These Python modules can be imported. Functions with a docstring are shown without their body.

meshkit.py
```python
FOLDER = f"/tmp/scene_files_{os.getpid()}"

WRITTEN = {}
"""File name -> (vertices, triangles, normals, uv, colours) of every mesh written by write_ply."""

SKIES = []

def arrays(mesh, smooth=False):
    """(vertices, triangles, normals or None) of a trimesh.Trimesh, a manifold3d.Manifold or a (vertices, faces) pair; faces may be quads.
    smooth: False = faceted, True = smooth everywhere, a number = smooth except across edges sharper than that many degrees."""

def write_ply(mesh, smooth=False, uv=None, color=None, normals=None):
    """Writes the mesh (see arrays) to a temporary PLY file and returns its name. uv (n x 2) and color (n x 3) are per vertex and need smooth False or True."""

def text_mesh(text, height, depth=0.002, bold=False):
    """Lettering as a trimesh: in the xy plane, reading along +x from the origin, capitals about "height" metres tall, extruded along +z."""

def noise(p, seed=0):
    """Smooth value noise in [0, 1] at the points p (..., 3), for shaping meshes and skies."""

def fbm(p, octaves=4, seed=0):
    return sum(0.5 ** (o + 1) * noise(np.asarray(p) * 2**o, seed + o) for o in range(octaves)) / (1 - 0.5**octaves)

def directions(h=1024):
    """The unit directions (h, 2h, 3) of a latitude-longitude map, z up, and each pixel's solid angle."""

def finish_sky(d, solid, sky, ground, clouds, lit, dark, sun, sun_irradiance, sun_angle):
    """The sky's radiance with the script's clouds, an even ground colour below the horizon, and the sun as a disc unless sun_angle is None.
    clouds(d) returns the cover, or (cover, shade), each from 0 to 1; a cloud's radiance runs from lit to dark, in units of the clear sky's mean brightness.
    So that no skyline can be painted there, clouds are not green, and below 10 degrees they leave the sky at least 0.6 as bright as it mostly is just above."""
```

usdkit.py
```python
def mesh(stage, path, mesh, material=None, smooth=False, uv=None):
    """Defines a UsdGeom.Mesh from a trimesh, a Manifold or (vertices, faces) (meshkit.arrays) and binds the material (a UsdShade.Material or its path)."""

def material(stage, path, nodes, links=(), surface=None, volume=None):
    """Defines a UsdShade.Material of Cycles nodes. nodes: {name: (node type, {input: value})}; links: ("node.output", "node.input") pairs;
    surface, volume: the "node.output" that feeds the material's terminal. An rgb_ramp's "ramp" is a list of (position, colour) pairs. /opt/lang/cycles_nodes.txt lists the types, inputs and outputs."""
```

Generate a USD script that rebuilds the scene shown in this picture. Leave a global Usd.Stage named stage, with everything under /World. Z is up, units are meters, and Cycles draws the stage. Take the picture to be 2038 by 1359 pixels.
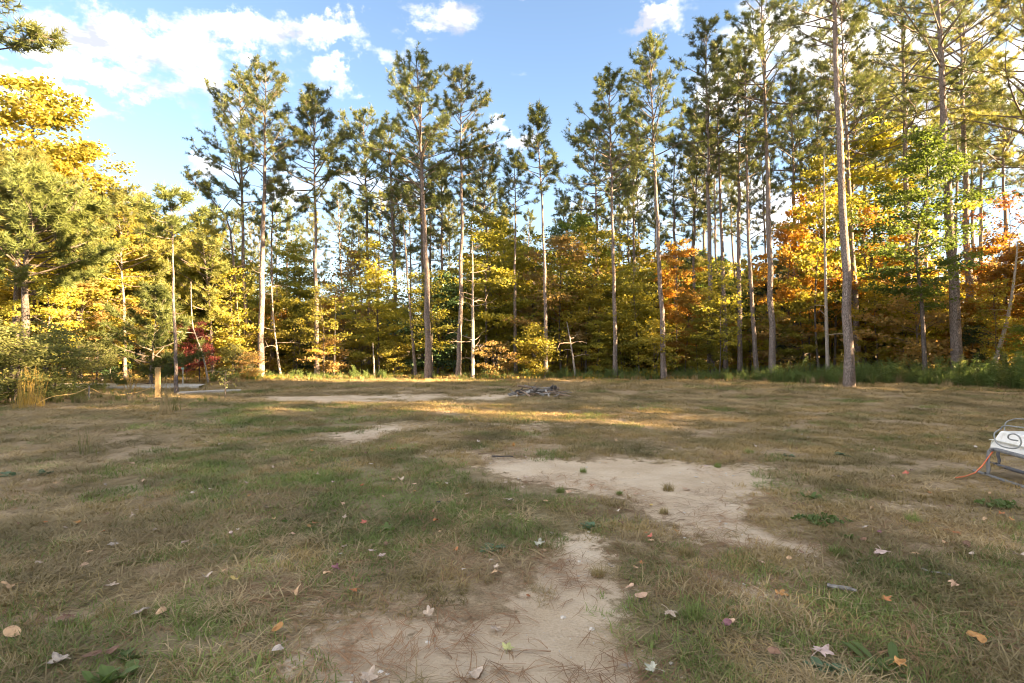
import math
import numpy as np
import usdkit
from pxr import Usd, UsdGeom, UsdLux, UsdShade, Gf, Sdf, Vt
import shapely
from shapely.geometry import Polygon

stage = Usd.Stage.CreateInMemory()
UsdGeom.SetStageUpAxis(stage, UsdGeom.Tokens.z)
UsdGeom.SetStageMetersPerUnit(stage, 1.0)
world = UsdGeom.Xform.Define(stage, "/World")
stage.SetDefaultPrim(world.GetPrim())

# ------------------------------------------------------------------ camera
CAM_H, PITCH, FPX = 1.55, 0.43, 1132.0        # FPX: focal length in photo pixels (photo 2038 wide)
EXPOSURE = 5.3
cam = UsdGeom.Camera.Define(stage, "/World/camera")
cam.AddTranslateOp().Set(Gf.Vec3d(0, 0, CAM_H))
cam.AddRotateXOp().Set(90.0 + PITCH)
cam.CreateHorizontalApertureAttr(36.0)
cam.CreateVerticalApertureAttr(24.0)
cam.CreateFocalLengthAttr(36.0 * FPX / 2038.0)
cam.CreateClippingRangeAttr(Gf.Vec2f(0.05, 5000.0))
cam.CreateExposureAttr(EXPOSURE)

# ------------------------------------------------------------------ sun and sky
SUN_EL, SUN_AZ = math.radians(17.0), math.atan2(0.967, -0.255)   # azimuth = atan2(x, y) towards the sun
SUN_DIR = np.array([math.sin(SUN_AZ) * math.cos(SUN_EL), math.cos(SUN_AZ) * math.cos(SUN_EL), math.sin(SUN_EL)])
sun = UsdLux.DistantLight.Define(stage, "/World/sun")
sun.CreateIntensityAttr(0.5)
sun.CreateNormalizeAttr(True)
sun.CreateAngleAttr(0.55)
sun.CreateColorAttr(Gf.Vec3f(1.0, 0.68, 0.37))
sun.AddRotateXYZOp().Set(Gf.Vec3f(0, math.degrees(math.acos(SUN_DIR[2])), math.degrees(math.atan2(SUN_DIR[1], SUN_DIR[0]))))

cp, sp = math.cos(math.radians(PITCH)), math.sin(math.radians(PITCH))


def ray(px, py):
    u, v = (px - 1019.0) / FPX, (679.5 - py) / FPX
    return np.array([u, cp - v * sp, sp + v * cp])


def at(px, py, d):
    """The point seen at photo pixel (px, py) at the distance d along the view (y = d)."""
    r = ray(px, py)
    return np.array([0, 0, CAM_H]) + r * (d / r[1])


def ground_at(px, py):
    r = ray(px, py)
    k = CAM_H / -r[2]
    return np.array([r[0] * k, r[1] * k, 0.0])


CLOUDS = [  # photo x, y, half width, half height, amount
    (185, 52, 135, 66, .95), (110, 110, 110, 50, .7), (355, 125, 115, 80, .75), (300, 190, 80, 45, .55), (490, 75, 140, 48, .9),
    (650, 82, 130, 34, .75), (430, 185, 80, 50, .65), (110, 205, 120, 50, .75), (30, 190, 80, 50, .6), (890, 35, 110, 42, .62), (840, 50, 60, 30, .5),
    (1310, 18, 120, 34, .8), (655, 160, 55, 28, .6), (690, 180, 40, 20, .5), (1030, 265, 70, 26, .8), (1290, 75, 60, 20, .5),
    (1610, 60, 170, 90, .95), (1480, 160, 110, 90, .9), (1700, 150, 200, 120, .8), (1930, 210, 260, 150, .85), (1950, 40, 200, 70, .6),
    (580, 185, 60, 30, .6), (790, 105, 70, 34, .5), (1560, 430, 160, 70, .8), (1420, 330, 140, 80, .6), (1250, 420, 160, 60, .5), (700, 380, 260, 60, .45), (400, 340, 60, 22, .4)]


def build_sky():
    n = {"tc": ("texture_coordinate", {}), "sky": ("sky_texture", {"sky_type": "single_scattering", "sun_disc": False, "sun_elevation": SUN_EL, "sun_rotation": SUN_AZ,
                                                                 "air_density": 1.0, "aerosol_density": 0.6, "ozone_density": 2.0})}
    L = []
    # broken edges: the direction is warped by noise before it meets the cloud shapes
    n["wn"] = ("noise_texture", {"scale": 9.0, "detail": 7.0, "roughness": 0.62})
    n["wsub"] = ("vector_math", {"math_type": "subtract", "vector2": (0.5, 0.5, 0.5)})
    n["wsc"] = ("vector_math", {"math_type": "scale", "scale": 0.20})
    n["wad"] = ("vector_math", {"math_type": "add"})
    L += [("tc.generated", "wn.vector"), ("wn.color", "wsub.vector1"), ("wsub.vector", "wsc.vector1"), ("tc.generated", "wad.vector1"), ("wsc.vector", "wad.vector2")]
    prev = None
    for i, (px, py, hw, hh, a) in enumerate(CLOUDS):
        c = ray(px, py)
        c = c / np.linalg.norm(c)
        l = np.linalg.norm(ray(px, py))
        sx, sz = FPX * l / (hw * .9), FPX * l / (hh * .88)
        n[f"s{i}"] = ("vector_math", {"math_type": "subtract", "vector2": tuple(c)})
        n[f"m{i}"] = ("vector_math", {"math_type": "multiply", "vector2": (sx, sx, sz)})
        n[f"l{i}"] = ("vector_math", {"math_type": "length"})
        n[f"r{i}"] = ("map_range", {"range_type": "smoothstep", "from_min": 1.5, "from_max": 0.0, "to_min": 0.0, "to_max": a * 1.25, "clamp": True})
        L += [("wad.vector", f"s{i}.vector1"), (f"s{i}.vector", f"m{i}.vector1"), (f"m{i}.vector", f"l{i}.vector1"), (f"l{i}.value", f"r{i}.value")]
        if prev:
            n[f"x{i}"] = ("math", {"math_type": "maximum"})
            L += [(prev, f"x{i}.value1"), (f"r{i}.result", f"x{i}.value2")]
            prev = f"x{i}.value"
        else:
            prev = f"r{i}.result"
    # the same sort of broken cloud over the rest of the sky
    n["gm"] = ("vector_math", {"math_type": "multiply", "vector2": (1, 1, 2.2)})
    n["gn"] = ("noise_texture", {"scale": 2.3, "detail": 5.0, "roughness": 0.5})
    n["gr"] = ("map_range", {"range_type": "smoothstep", "from_min": 0.36, "from_max": 0.52, "to_min": 0.0, "to_max": 1.25, "clamp": True})
    n["sep"] = ("separate_xyz", {})
    n["yr"] = ("map_range", {"from_min": 0.55, "from_max": 0.25, "to_min": 0.0, "to_max": 1.0, "clamp": True})   # in front of the lens the clouds above are the ones listed
    n["gy"] = ("math", {"math_type": "multiply"})
    n["mx"] = ("math", {"math_type": "maximum"})
    L += [("tc.generated", "gm.vector1"), ("gm.vector", "gn.vector"), ("gn.fac", "gr.value"), ("tc.generated", "sep.vector"), ("sep.y", "yr.value"),
          ("gr.result", "gy.value1"), ("yr.result", "gy.value2"), (prev, "mx.value1"), ("gy.value", "mx.value2")]
    # fine structure eats into the cover
    n["fn"] = ("noise_texture", {"scale": 16.0, "detail": 8.0, "roughness": 0.6})
    n["fr"] = ("map_range", {"from_min": 0.3, "from_max": 0.7, "to_min": 0.38, "to_max": -0.34})
    n["fs"] = ("math", {"math_type": "subtract"})
    n["cov"] = ("map_range", {"range_type": "smoothstep", "from_min": 0.20, "from_max": 0.95, "to_min": 0.0, "to_max": 0.88, "clamp": True})
    L += [("gm.vector", "fn.vector"), ("fn.fac", "fr.value"), ("mx.value", "fs.value1"), ("fr.result", "fs.value2"), ("fs.value", "cov.value")]
    # pale towards the horizon
    n["hz"] = ("map_range", {"range_type": "smoothstep", "from_min": 0.42, "from_max": 0.0, "to_min": 0.0, "to_max": 0.5, "clamp": True})
    n["bl"] = ("mix_color", {"b": HORIZON, "use_clamp": False})
    n["sat"] = ("hsv", {"hue": 0.5, "saturation": SKY_SAT, "value": SKY_VAL, "fac": 1.0})
    n["cn"] = ("noise_texture", {"scale": 7.0, "detail": 5.0, "roughness": 0.6})
    n["cl"] = ("rgb_ramp", {"ramp": [(0.40, CLOUD_DARK), (0.68, CLOUD_LIT)]})
    n["mix"] = ("mix_color", {"use_clamp": False})
    n["bg"] = ("background_shader", {"strength": SKY_STRENGTH})
    L += [("sep.z", "hz.value"), ("hz.result", "bl.fac"), ("sky.color", "sat.color"), ("sat.color", "bl.a"), ("gm.vector", "cn.vector"), ("cn.fac", "cl.fac"),
          ("cov.result", "mix.fac"), ("bl.result", "mix.a"), ("cl.color", "mix.b"), ("mix.result", "bg.color")]
    m = usdkit.material(stage, "/World/Looks/sky", n, L, surface="bg.background")
    dome = UsdLux.DomeLight.Define(stage, "/World/sky")
    UsdShade.MaterialBindingAPI.Apply(dome.GetPrim()).Bind(m)
    dome.GetPrim().SetCustomDataByKey("kind", "structure")


SKY_STRENGTH = 0.1
SKY_SAT, SKY_VAL = 0.95, 0.1
CLOUD_LIT, CLOUD_DARK, HORIZON = (1.0, 0.93, 0.84), (0.23, 0.23, 0.25), (0.24, 0.30, 0.38)
UsdGeom.Scope.Define(stage, "/World/Looks")
build_sky()

# ------------------------------------------------------------------ helpers
names = {}


def unique(parent, name):
    k = names.get((parent, name), -1) + 1
    names[(parent, name)] = k
    return f"{parent}/{name}" if k == 0 else f"{parent}/{name}_{k:03d}"


def tag(prim, label=None, category=None, group=None, kind=None):
    for key, v in (("label", label), ("category", category), ("group", group), ("kind", kind)):
        if v:
            prim.SetCustomDataByKey(key, v)
    return prim


def place(x, loc=(0, 0, 0), rz=0.0, s=1.0, tilt=None):
    x.AddTranslateOp().Set(Gf.Vec3d(*map(float, loc)))
    if tilt is not None:
        x.AddRotateXYZOp().Set(Gf.Vec3f(float(tilt[0]), float(tilt[1]), float(rz)))
    else:
        x.AddRotateZOp().Set(float(rz))
    x.AddScaleOp().Set(Gf.Vec3f(float(s), float(s), float(s)) if np.ndim(s) == 0 else Gf.Vec3f(*map(float, s)))


def thing(name, label, cat, loc=(0, 0, 0), rz=0.0, group=None, kind=None, s=1.0):
    x = UsdGeom.Xform.Define(stage, unique("/World", name))
    place(x, loc, rz, s)
    tag(x.GetPrim(), label, cat, group, kind)
    return str(x.GetPath())


def part(parent, name, mesh, mat, smooth=False):
    if isinstance(mesh, MB):
        mesh = mesh.get()
    return usdkit.mesh(stage, unique(parent, name), mesh, LOOK[mat], smooth)


def single(name, mesh, mat, label, cat, loc=(0, 0, 0), rz=0.0, group=None, kind=None, smooth=False, s=1.0, tilt=None):
    if isinstance(mesh, MB):
        mesh = mesh.get()
    m = usdkit.mesh(stage, unique("/World", name), mesh, LOOK[mat], smooth)
    place(m, loc, rz, s, tilt)
    tag(m.GetPrim(), label, cat, group, kind)
    return m


class MB:
    """Collects tubes and loose triangles into one mesh."""

    def __init__(self):
        self.v, self.f, self.n = [], [], 0

    def add(self, v, f):
        if len(v):
            self.v.append(np.asarray(v, float))
            self.f.append(np.asarray(f, int) + self.n)
            self.n += len(v)
        return self

    def tube(self, p, r, sides=5, cap=False):
        p = np.asarray(p, float)
        r = np.broadcast_to(np.asarray(r, float), (len(p),))
        t = np.gradient(p, axis=0)
        t /= np.linalg.norm(t, axis=1, keepdims=True) + 1e-12
        ref = np.array([1.0, 0, 0]) if abs(t[0][0]) < 0.8 else np.array([0, 1.0, 0])
        a = ref - t * (t @ ref)[:, None]
        a /= np.linalg.norm(a, axis=1, keepdims=True) + 1e-12
        b = np.cross(t, a)
        ang = np.arange(sides) * 2 * np.pi / sides
        v = p[:, None] + r[:, None, None] * (np.cos(ang)[None, :, None] * a[:, None] + np.sin(ang)[None, :, None] * b[:, None])
        i, j = np.meshgrid(np.arange(len(p) - 1), np.arange(sides), indexing="ij")
        i, j = i.ravel(), j.ravel()
        A, B, C, D = i * sides + j, i * sides + (j + 1) % sides, (i + 1) * sides + (j + 1) % sides, (i + 1) * sides + j
        f = np.vstack([np.stack([A, B, C], 1), np.stack([A, C, D], 1)])
        v = v.reshape(-1, 3)
        if cap:
            n0, n1 = len(v), len(v) + 1
            v = np.vstack([v, p[:1], p[-1:]])
            k = np.arange(sides)
            e = (len(p) - 1) * sides
            f = np.vstack([f, np.stack([np.full(sides, n0), (k + 1) % sides, k], 1), np.stack([np.full(sides, n1), e + k, e + (k + 1) % sides], 1)])
        return self.add(v, f)

    def get(self):
        return np.vstack(self.v), np.vstack(self.f)


def unit(v):
    v = np.asarray(v, float)
    return v / (np.linalg.norm(v, axis=-1, keepdims=True) + 1e-12)


def smoothstep(a, b, x):
    t = np.clip((x - a) / (b - a), 0, 1)
    return t * t * (3 - 2 * t)


def vnoise(x, y, seed=0, octaves=4):
    """Smooth noise in about [0, 1] over the plane."""
    out, amp, tot = 0, 1.0, 0
    for o in range(octaves):
        s = 2.0 ** o
        xi, yi = np.floor(x * s).astype(np.int64), np.floor(y * s).astype(np.int64)
        tx, ty = x * s - xi, y * s - yi
        tx, ty = tx * tx * (3 - 2 * tx), ty * ty * (3 - 2 * ty)

        def h(a, b):
            k = (a * 374761393 + b * 668265263 + (seed + o) * 144665) & 0xFFFFFFFF
            k = ((k ^ (k >> 13)) * 1274126177) & 0xFFFFFFFF
            return ((k ^ (k >> 16)) & 0xFFFF) / 65535.0

        v = (h(xi, yi) * (1 - tx) + h(xi + 1, yi) * tx) * (1 - ty) + (h(xi, yi + 1) * (1 - tx) + h(xi + 1, yi + 1) * tx) * ty
        out, tot, amp = out + v * amp, tot + amp, amp * 0.5
    return out / tot


# ------------------------------------------------------------------ materials
LOOK = {}


def leaf_look(name, ramp, trans=0.5, rough=0.55, val=0.5, tcol=None):
    """Foliage: every leaf takes its own colour from the ramp, every plant a shade of its own; part of the light goes through."""
    n = {"g": ("geometry", {}), "oi": ("object_info", {}), "r": ("rgb_ramp", {"ramp": ramp}), "v": ("map_range", {"from_min": 0, "from_max": 1, "to_min": 1 - val / 2, "to_max": 1 + val / 2}),
         "h": ("hsv", {"hue": 0.5, "saturation": 1.0, "fac": 1.0}), "nz": ("noise_texture", {"scale": 0.9, "detail": 2.0}), "ad": ("math", {"math_type": "multiply_add", "value2": 0.72}),
         "nr": ("map_range", {"from_min": 0.3, "from_max": 0.7, "to_min": 0.0, "to_max": 0.28}),
         "p": ("principled_bsdf", {"roughness": rough, "specular_ior_level": 0.3}), "t": ("translucent_bsdf", {}), "m": ("mix_closure", {"fac": trans}),
         "th": ("hsv", {"hue": 0.5, "saturation": 1.1, "value": 1.35, "fac": 1.0})}
    L = [("g.random_per_island", "ad.value1"), ("g.position", "nz.vector"), ("nz.fac", "nr.value"), ("nr.result", "ad.value3"), ("ad.value", "r.fac"),
         ("oi.random", "v.value"), ("v.result", "h.value"), ("r.color", "h.color"), ("h.color", "p.base_color"), ("h.color", "th.color"), ("th.color", "t.color"),
         ("p.BSDF", "m.closure1"), ("t.BSDF", "m.closure2")]
    LOOK[name] = usdkit.material(stage, f"/World/Looks/{name}", n, L, surface="m.closure")


def solid_look(name, ramp, scale=6.0, stretch=(1, 1, 1), rough=0.85, bump=0.3, detail=5.0, spec=0.3, metallic=0.0, dist=0.01):
    n = {"g": ("geometry", {}), "mp": ("mapping", {"scale": stretch}), "nz": ("noise_texture", {"scale": scale, "detail": detail, "roughness": 0.65}), "r": ("rgb_ramp", {"ramp": ramp}),
         "b": ("bump", {"strength": bump, "distance": dist}), "p": ("principled_bsdf", {"roughness": rough, "specular_ior_level": spec, "metallic": metallic})}
    L = [("g.position", "mp.vector"), ("mp.vector", "nz.vector"), ("nz.fac", "r.fac"), ("r.color", "p.base_color"), ("nz.fac", "b.height"), ("b.normal", "p.normal")]
    LOOK[name] = usdkit.material(stage, f"/World/Looks/{name}", n, L, surface="p.BSDF")


def bark_look(name, dark, mid, light, scale=1.0):
    """Plated bark: long voronoi plates with dark cracks, over slow changes of tone and lichen-pale patches."""
    n = {"g": ("geometry", {}), "mp": ("mapping", {"scale": (30 * scale, 30 * scale, 8 * scale)}), "wn": ("noise_texture", {"scale": 1.2, "detail": 3.0}), "wm": ("vector_math", {"math_type": "multiply_add", "vector2": (.5, .5, .9)}),
         "vo": ("voronoi_texture", {"feature": "distance_to_edge", "scale": 1.0}), "cr": ("map_range", {"from_min": 0.02, "from_max": 0.22, "to_min": 0.0, "to_max": 1.0, "clamp": True}),
         "nz": ("noise_texture", {"scale": 1.7, "detail": 6.0, "roughness": 0.7}), "r": ("rgb_ramp", {"ramp": [(0.3, mid), (0.55, light), (0.7, mid)]}),
         "mx": ("mix_color", {"a": dark}), "b": ("bump", {"strength": 0.7, "distance": 0.02}), "p": ("principled_bsdf", {"roughness": 0.9, "specular_ior_level": 0.2})}
    L = [("g.position", "mp.vector"), ("g.position", "nz.vector"), ("mp.vector", "wn.vector"), ("wn.color", "wm.vector1"), ("mp.vector", "wm.vector3"), ("wm.vector", "vo.vector"), ("vo.distance", "cr.value"), ("cr.result", "mx.fac"),
         ("nz.fac", "r.fac"), ("r.color", "mx.b"), ("mx.result", "p.base_color"), ("cr.result", "b.height"), ("b.normal", "p.normal")]
    LOOK[name] = usdkit.material(stage, f"/World/Looks/{name}", n, L, surface="p.BSDF")


bark_look("pine_bark", (0.09, 0.075, 0.07), (0.19, 0.155, 0.14), (0.27, 0.235, 0.22))
bark_look("dark_bark", (0.05, 0.042, 0.036), (0.10, 0.085, 0.075), (0.17, 0.15, 0.14))
bark_look("pale_bark", (0.20, 0.18, 0.16), (0.32, 0.29, 0.26), (0.44, 0.41, 0.38), 1.6)
solid_look("twig_bark", [(0.3, (0.07, 0.06, 0.05)), (0.7, (0.15, 0.125, 0.105))], 9, bump=0.1)
solid_look("dead_twig", [(0.3, (0.28, 0.22, 0.17)), (0.7, (0.42, 0.35, 0.28))], 9, bump=0.1)
leaf_look("needles", [(0.0, (0.075, 0.10, 0.032)), (0.4, (0.15, 0.17, 0.045)), (0.75, (0.28, 0.26, 0.06)), (1.0, (0.46, 0.34, 0.08))], 0.35, 0.45)
leaf_look("needles_soft", [(0.0, (0.08, 0.14, 0.05)), (0.6, (0.14, 0.20, 0.06)), (1.0, (0.24, 0.24, 0.08))], 0.3, 0.5)
leaf_look("needles_gold", [(0.0, (0.12, 0.14, 0.04)), (0.4, (0.27, 0.245, 0.055)), (1.0, (0.50, 0.37, 0.08))], 0.38, 0.5)
leaf_look("leaf_yellow", [(0.0, (0.20, 0.20, 0.04)), (0.35, (0.42, 0.33, 0.05)), (0.75, (0.55, 0.40, 0.06)), (1.0, (0.50, 0.27, 0.05))])
leaf_look("leaf_lime", [(0.0, (0.20, 0.21, 0.045)), (0.3, (0.39, 0.35, 0.055)), (0.65, (0.54, 0.44, 0.065)), (1.0, (0.62, 0.42, 0.06))])
leaf_look("leaf_green", [(0.0, (0.08, 0.12, 0.03)), (0.4, (0.16, 0.21, 0.04)), (0.75, (0.32, 0.30, 0.06)), (1.0, (0.50, 0.37, 0.06))])
leaf_look("leaf_dark", [(0.0, (0.025, 0.05, 0.02)), (0.6, (0.05, 0.085, 0.03)), (1.0, (0.09, 0.12, 0.04))], 0.15, 0.35)
leaf_look("leaf_orange", [(0.0, (0.24, 0.17, 0.04)), (0.35, (0.48, 0.24, 0.05)), (0.7, (0.50, 0.18, 0.045)), (1.0, (0.42, 0.10, 0.05))])
leaf_look("leaf_russet", [(0.0, (0.22, 0.18, 0.06)), (0.4, (0.40, 0.25, 0.10)), (0.75, (0.42, 0.20, 0.11)), (1.0, (0.50, 0.36, 0.16))])
leaf_look("leaf_red", [(0.0, (0.12, 0.035, 0.03)), (0.4, (0.22, 0.05, 0.05)), (0.8, (0.27, 0.075, 0.08)), (1.0, (0.30, 0.13, 0.06))])
leaf_look("leaf_olive", [(0.0, (0.13, 0.15, 0.05)), (0.5, (0.25, 0.26, 0.09)), (1.0, (0.38, 0.36, 0.15))])
leaf_look("weed_green", [(0.0, (0.10, 0.15, 0.045)), (0.5, (0.19, 0.25, 0.08)), (1.0, (0.34, 0.35, 0.14))], 0.35)
leaf_look("weed_gold", [(0.0, (0.45, 0.32, 0.09)), (0.5, (0.52, 0.38, 0.10)), (1.0, (0.62, 0.48, 0.16))], 0.35)
leaf_look("weed_glaucous", [(0.0, (0.10, 0.16, 0.09)), (1.0, (0.22, 0.30, 0.18))], 0.3)
leaf_look("grass_green", [(0.0, (0.11, 0.15, 0.04)), (0.35, (0.25, 0.30, 0.09)), (0.6, (0.44, 0.41, 0.18)), (0.82, (0.60, 0.50, 0.30)), (1.0, (0.72, 0.62, 0.43))], 0.3, 0.6)
leaf_look("grass_straw", [(0.0, (0.18, 0.15, 0.07)), (0.25, (0.42, 0.33, 0.19)), (0.7, (0.64, 0.53, 0.35)), (1.0, (0.74, 0.66, 0.50))], 0.25, 0.6)
leaf_look("grass_brown", [(0.0, (0.16, 0.145, 0.06)), (0.3, (0.41, 0.30, 0.14)), (0.7, (0.59, 0.41, 0.23)), (1.0, (0.62, 0.46, 0.28))], 0.25, 0.6)
leaf_look("straw_needles", [(0.0, (0.20, 0.115, 0.06)), (0.5, (0.42, 0.26, 0.14)), (1.0, (0.62, 0.44, 0.26))], 0.1, 0.6)
for nm, c in {"pink": (0.50, 0.38, 0.34), "pale": (0.46, 0.37, 0.29), "grey": (0.35, 0.30, 0.25), "yellow": (0.60, 0.45, 0.16), "purple": (0.26, 0.12, 0.14), "tan": (0.50, 0.33, 0.19), "orange": (0.44, 0.23, 0.08),
              "brown": (0.19, 0.11, 0.07), "red": (0.46, 0.14, 0.10), "lime": (0.46, 0.46, 0.20), "teal": (0.35, 0.35, 0.28), "rust": (0.36, 0.15, 0.06), "black": (0.035, 0.035, 0.035), "peach": (0.52, 0.35, 0.24), "white": (0.52, 0.45, 0.39)}.items():
    k = np.array(c)
    solid_look("litter_" + nm, [(0.28, tuple(k * [.5, .42, .38])), (0.46, tuple(k * .85)), (0.6, tuple(k)), (0.8, tuple(np.minimum(k * 1.12 + 0.02, 0.75)))], 28, rough=0.7, bump=0.4, dist=0.003)
solid_look("log_grey", [(0.3, (0.10, 0.095, 0.09)), (0.6, (0.24, 0.23, 0.22)), (0.8, (0.36, 0.35, 0.34))], 5, (4, 4, 4), bump=0.6)
solid_look("log_pale", [(0.3, (0.30, 0.29, 0.28)), (0.7, (0.50, 0.49, 0.47))], 5, (3, 3, 3), bump=0.4)
solid_look("log_dark", [(0.3, (0.03, 0.028, 0.026)), (0.7, (0.10, 0.09, 0.085))], 5, (3, 3, 3), bump=0.6)
solid_look("log_brown", [(0.3, (0.14, 0.10, 0.075)), (0.7, (0.29, 0.22, 0.16))], 5, (3, 3, 3), bump=0.5)
solid_look("post_wood", [(0.3, (0.20, 0.145, 0.07)), (0.7, (0.34, 0.26, 0.135))], 4, (14, 14, 1.2), bump=0.3, dist=0.004)
solid_look("paper_white", [(0.3, (0.74, 0.73, 0.71)), (0.7, (0.80, 0.79, 0.78))], 10, bump=0.1, dist=0.002)
solid_look("rope_yellow", [(0.3, (0.42, 0.29, 0.13)), (0.7, (0.56, 0.42, 0.20))], 60, bump=0.3, dist=0.003)
solid_look("road_concrete", [(0.3, (0.46, 0.45, 0.43)), (0.7, (0.58, 0.57, 0.55))], 3, bump=0.1)
solid_look("gravel", [(0.3, (0.30, 0.28, 0.26)), (0.7, (0.50, 0.47, 0.44))], 25, bump=0.8)
solid_look("pole_metal", [(0.3, (0.45, 0.46, 0.46)), (0.7, (0.55, 0.56, 0.56))], 5, rough=0.5, bump=0.05, metallic=0.3)
solid_look("sign_mint", [(0.3, (0.35, 0.55, 0.50)), (0.7, (0.45, 0.65, 0.60))], 5, bump=0.05)
solid_look("steel_grey", [(0.25, (0.10, 0.10, 0.105)), (0.5, (0.165, 0.17, 0.175)), (0.72, (0.26, 0.26, 0.26))], 14, rough=0.55, bump=0.25, dist=0.002, spec=0.5, metallic=0.3)
solid_look("steel_dark", [(0.3, (0.05, 0.05, 0.055)), (0.7, (0.11, 0.11, 0.12))], 14, rough=0.6, bump=0.2, dist=0.002)
solid_look("machine_white", [(0.28, (0.52, 0.50, 0.46)), (0.45, (0.70, 0.70, 0.68)), (0.7, (0.78, 0.78, 0.77))], 8, rough=0.6, bump=0.25, dist=0.004)
solid_look("machine_cream", [(0.28, (0.40, 0.39, 0.33)), (0.7, (0.55, 0.54, 0.47))], 16, rough=0.6, bump=0.2, dist=0.003)
solid_look("cable_grey", [(0.3, (0.15, 0.16, 0.16)), (0.7, (0.24, 0.25, 0.25))], 20, rough=0.5, bump=0.05)
solid_look("cord_orange", [(0.3, (0.55, 0.14, 0.06)), (0.7, (0.66, 0.20, 0.10))], 20, rough=0.5, bump=0.05)
solid_look("pebble", [(0.3, (0.40, 0.37, 0.33)), (0.7, (0.58, 0.55, 0.50))], 30, bump=0.3, dist=0.004)

# ------------------------------------------------------------------ the ground
SAND = [  # patches of bare sand, outlined where the photograph shows them, each with its strength
    (1.0, [(930, 905), (1050, 906), (1150, 918), (1300, 915), (1420, 925), (1540, 920), (1560, 960), (1480, 1000), (1530, 1040), (1640, 1090), (1600, 1112), (1450, 1082), (1330, 1070), (1270, 1010), (1200, 985), (1080, 968), (980, 935)]),
    (1.0, [(1090, 1062), (1180, 1050), (1240, 1120), (1250, 1200), (1230, 1260), (1300, 1300), (1330, 1420), (560, 1420), (640, 1290), (800, 1262), (960, 1232), (1010, 1180), (1060, 1132)]),
    (0.75, [(520, 1190), (620, 1190), (760, 1225), (960, 1225), (900, 1290), (640, 1330), (500, 1400), (560, 1290), (600, 1240)]),
    (0.9, [(1360, 1118), (1420, 1118), (1500, 1160), (1575, 1190), (1560, 1212), (1470, 1182), (1400, 1152)]),
    (0.8, [(640, 866), (730, 850), (800, 840), (870, 838), (860, 850), (780, 868), (720, 886), (660, 880)]),
    (1.0, [(505, 796), (560, 789), (700, 786), (880, 784), (860, 797), (640, 801)]), (0.9, [(890, 791), (1020, 781), (1060, 786), (1000, 793), (900, 796)]),
    (0.7, [(1340, 826), (1440, 828), (1430, 836), (1350, 834)]), (0.5, [(1690, 975), (1850, 1000), (1840, 1025), (1700, 1003)]), (0.5, [(1560, 1090), (1700, 1110), (1760, 1130), (1660, 1130)]),
    (0.5, [(1400, 925), (1600, 930), (1680, 945), (1560, 955)]), (0.45, [(950, 838), (1150, 842), (1100, 850), (950, 848)])]
LITTER = [(1.0, [(640, 1190), (700, 1120), (900, 1100), (1060, 1120), (1010, 1230), (860, 1260), (700, 1250)]), (0.8, [(540, 1250), (980, 1270), (1000, 1420), (480, 1420)]), (0.7, [(870, 860), (1420, 868), (1420, 905), (1050, 900), (880, 890)])]
GREEN = [(1.0, [(330, 890), (700, 890), (1000, 960), (1200, 1000), (1180, 1060), (900, 1100), (640, 1180), (420, 1060), (250, 960)]), (1.0, [(1300, 1110), (1500, 1200), (2100, 1130), (2100, 1420), (1380, 1420), (1260, 1200)]), (0.8, [(330, 800), (640, 812), (880, 835), (640, 870), (330, 850)]),
         (0.7, [(380, 1160), (640, 1190), (520, 1300), (300, 1420), (0, 1420), (0, 1260)])]
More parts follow.
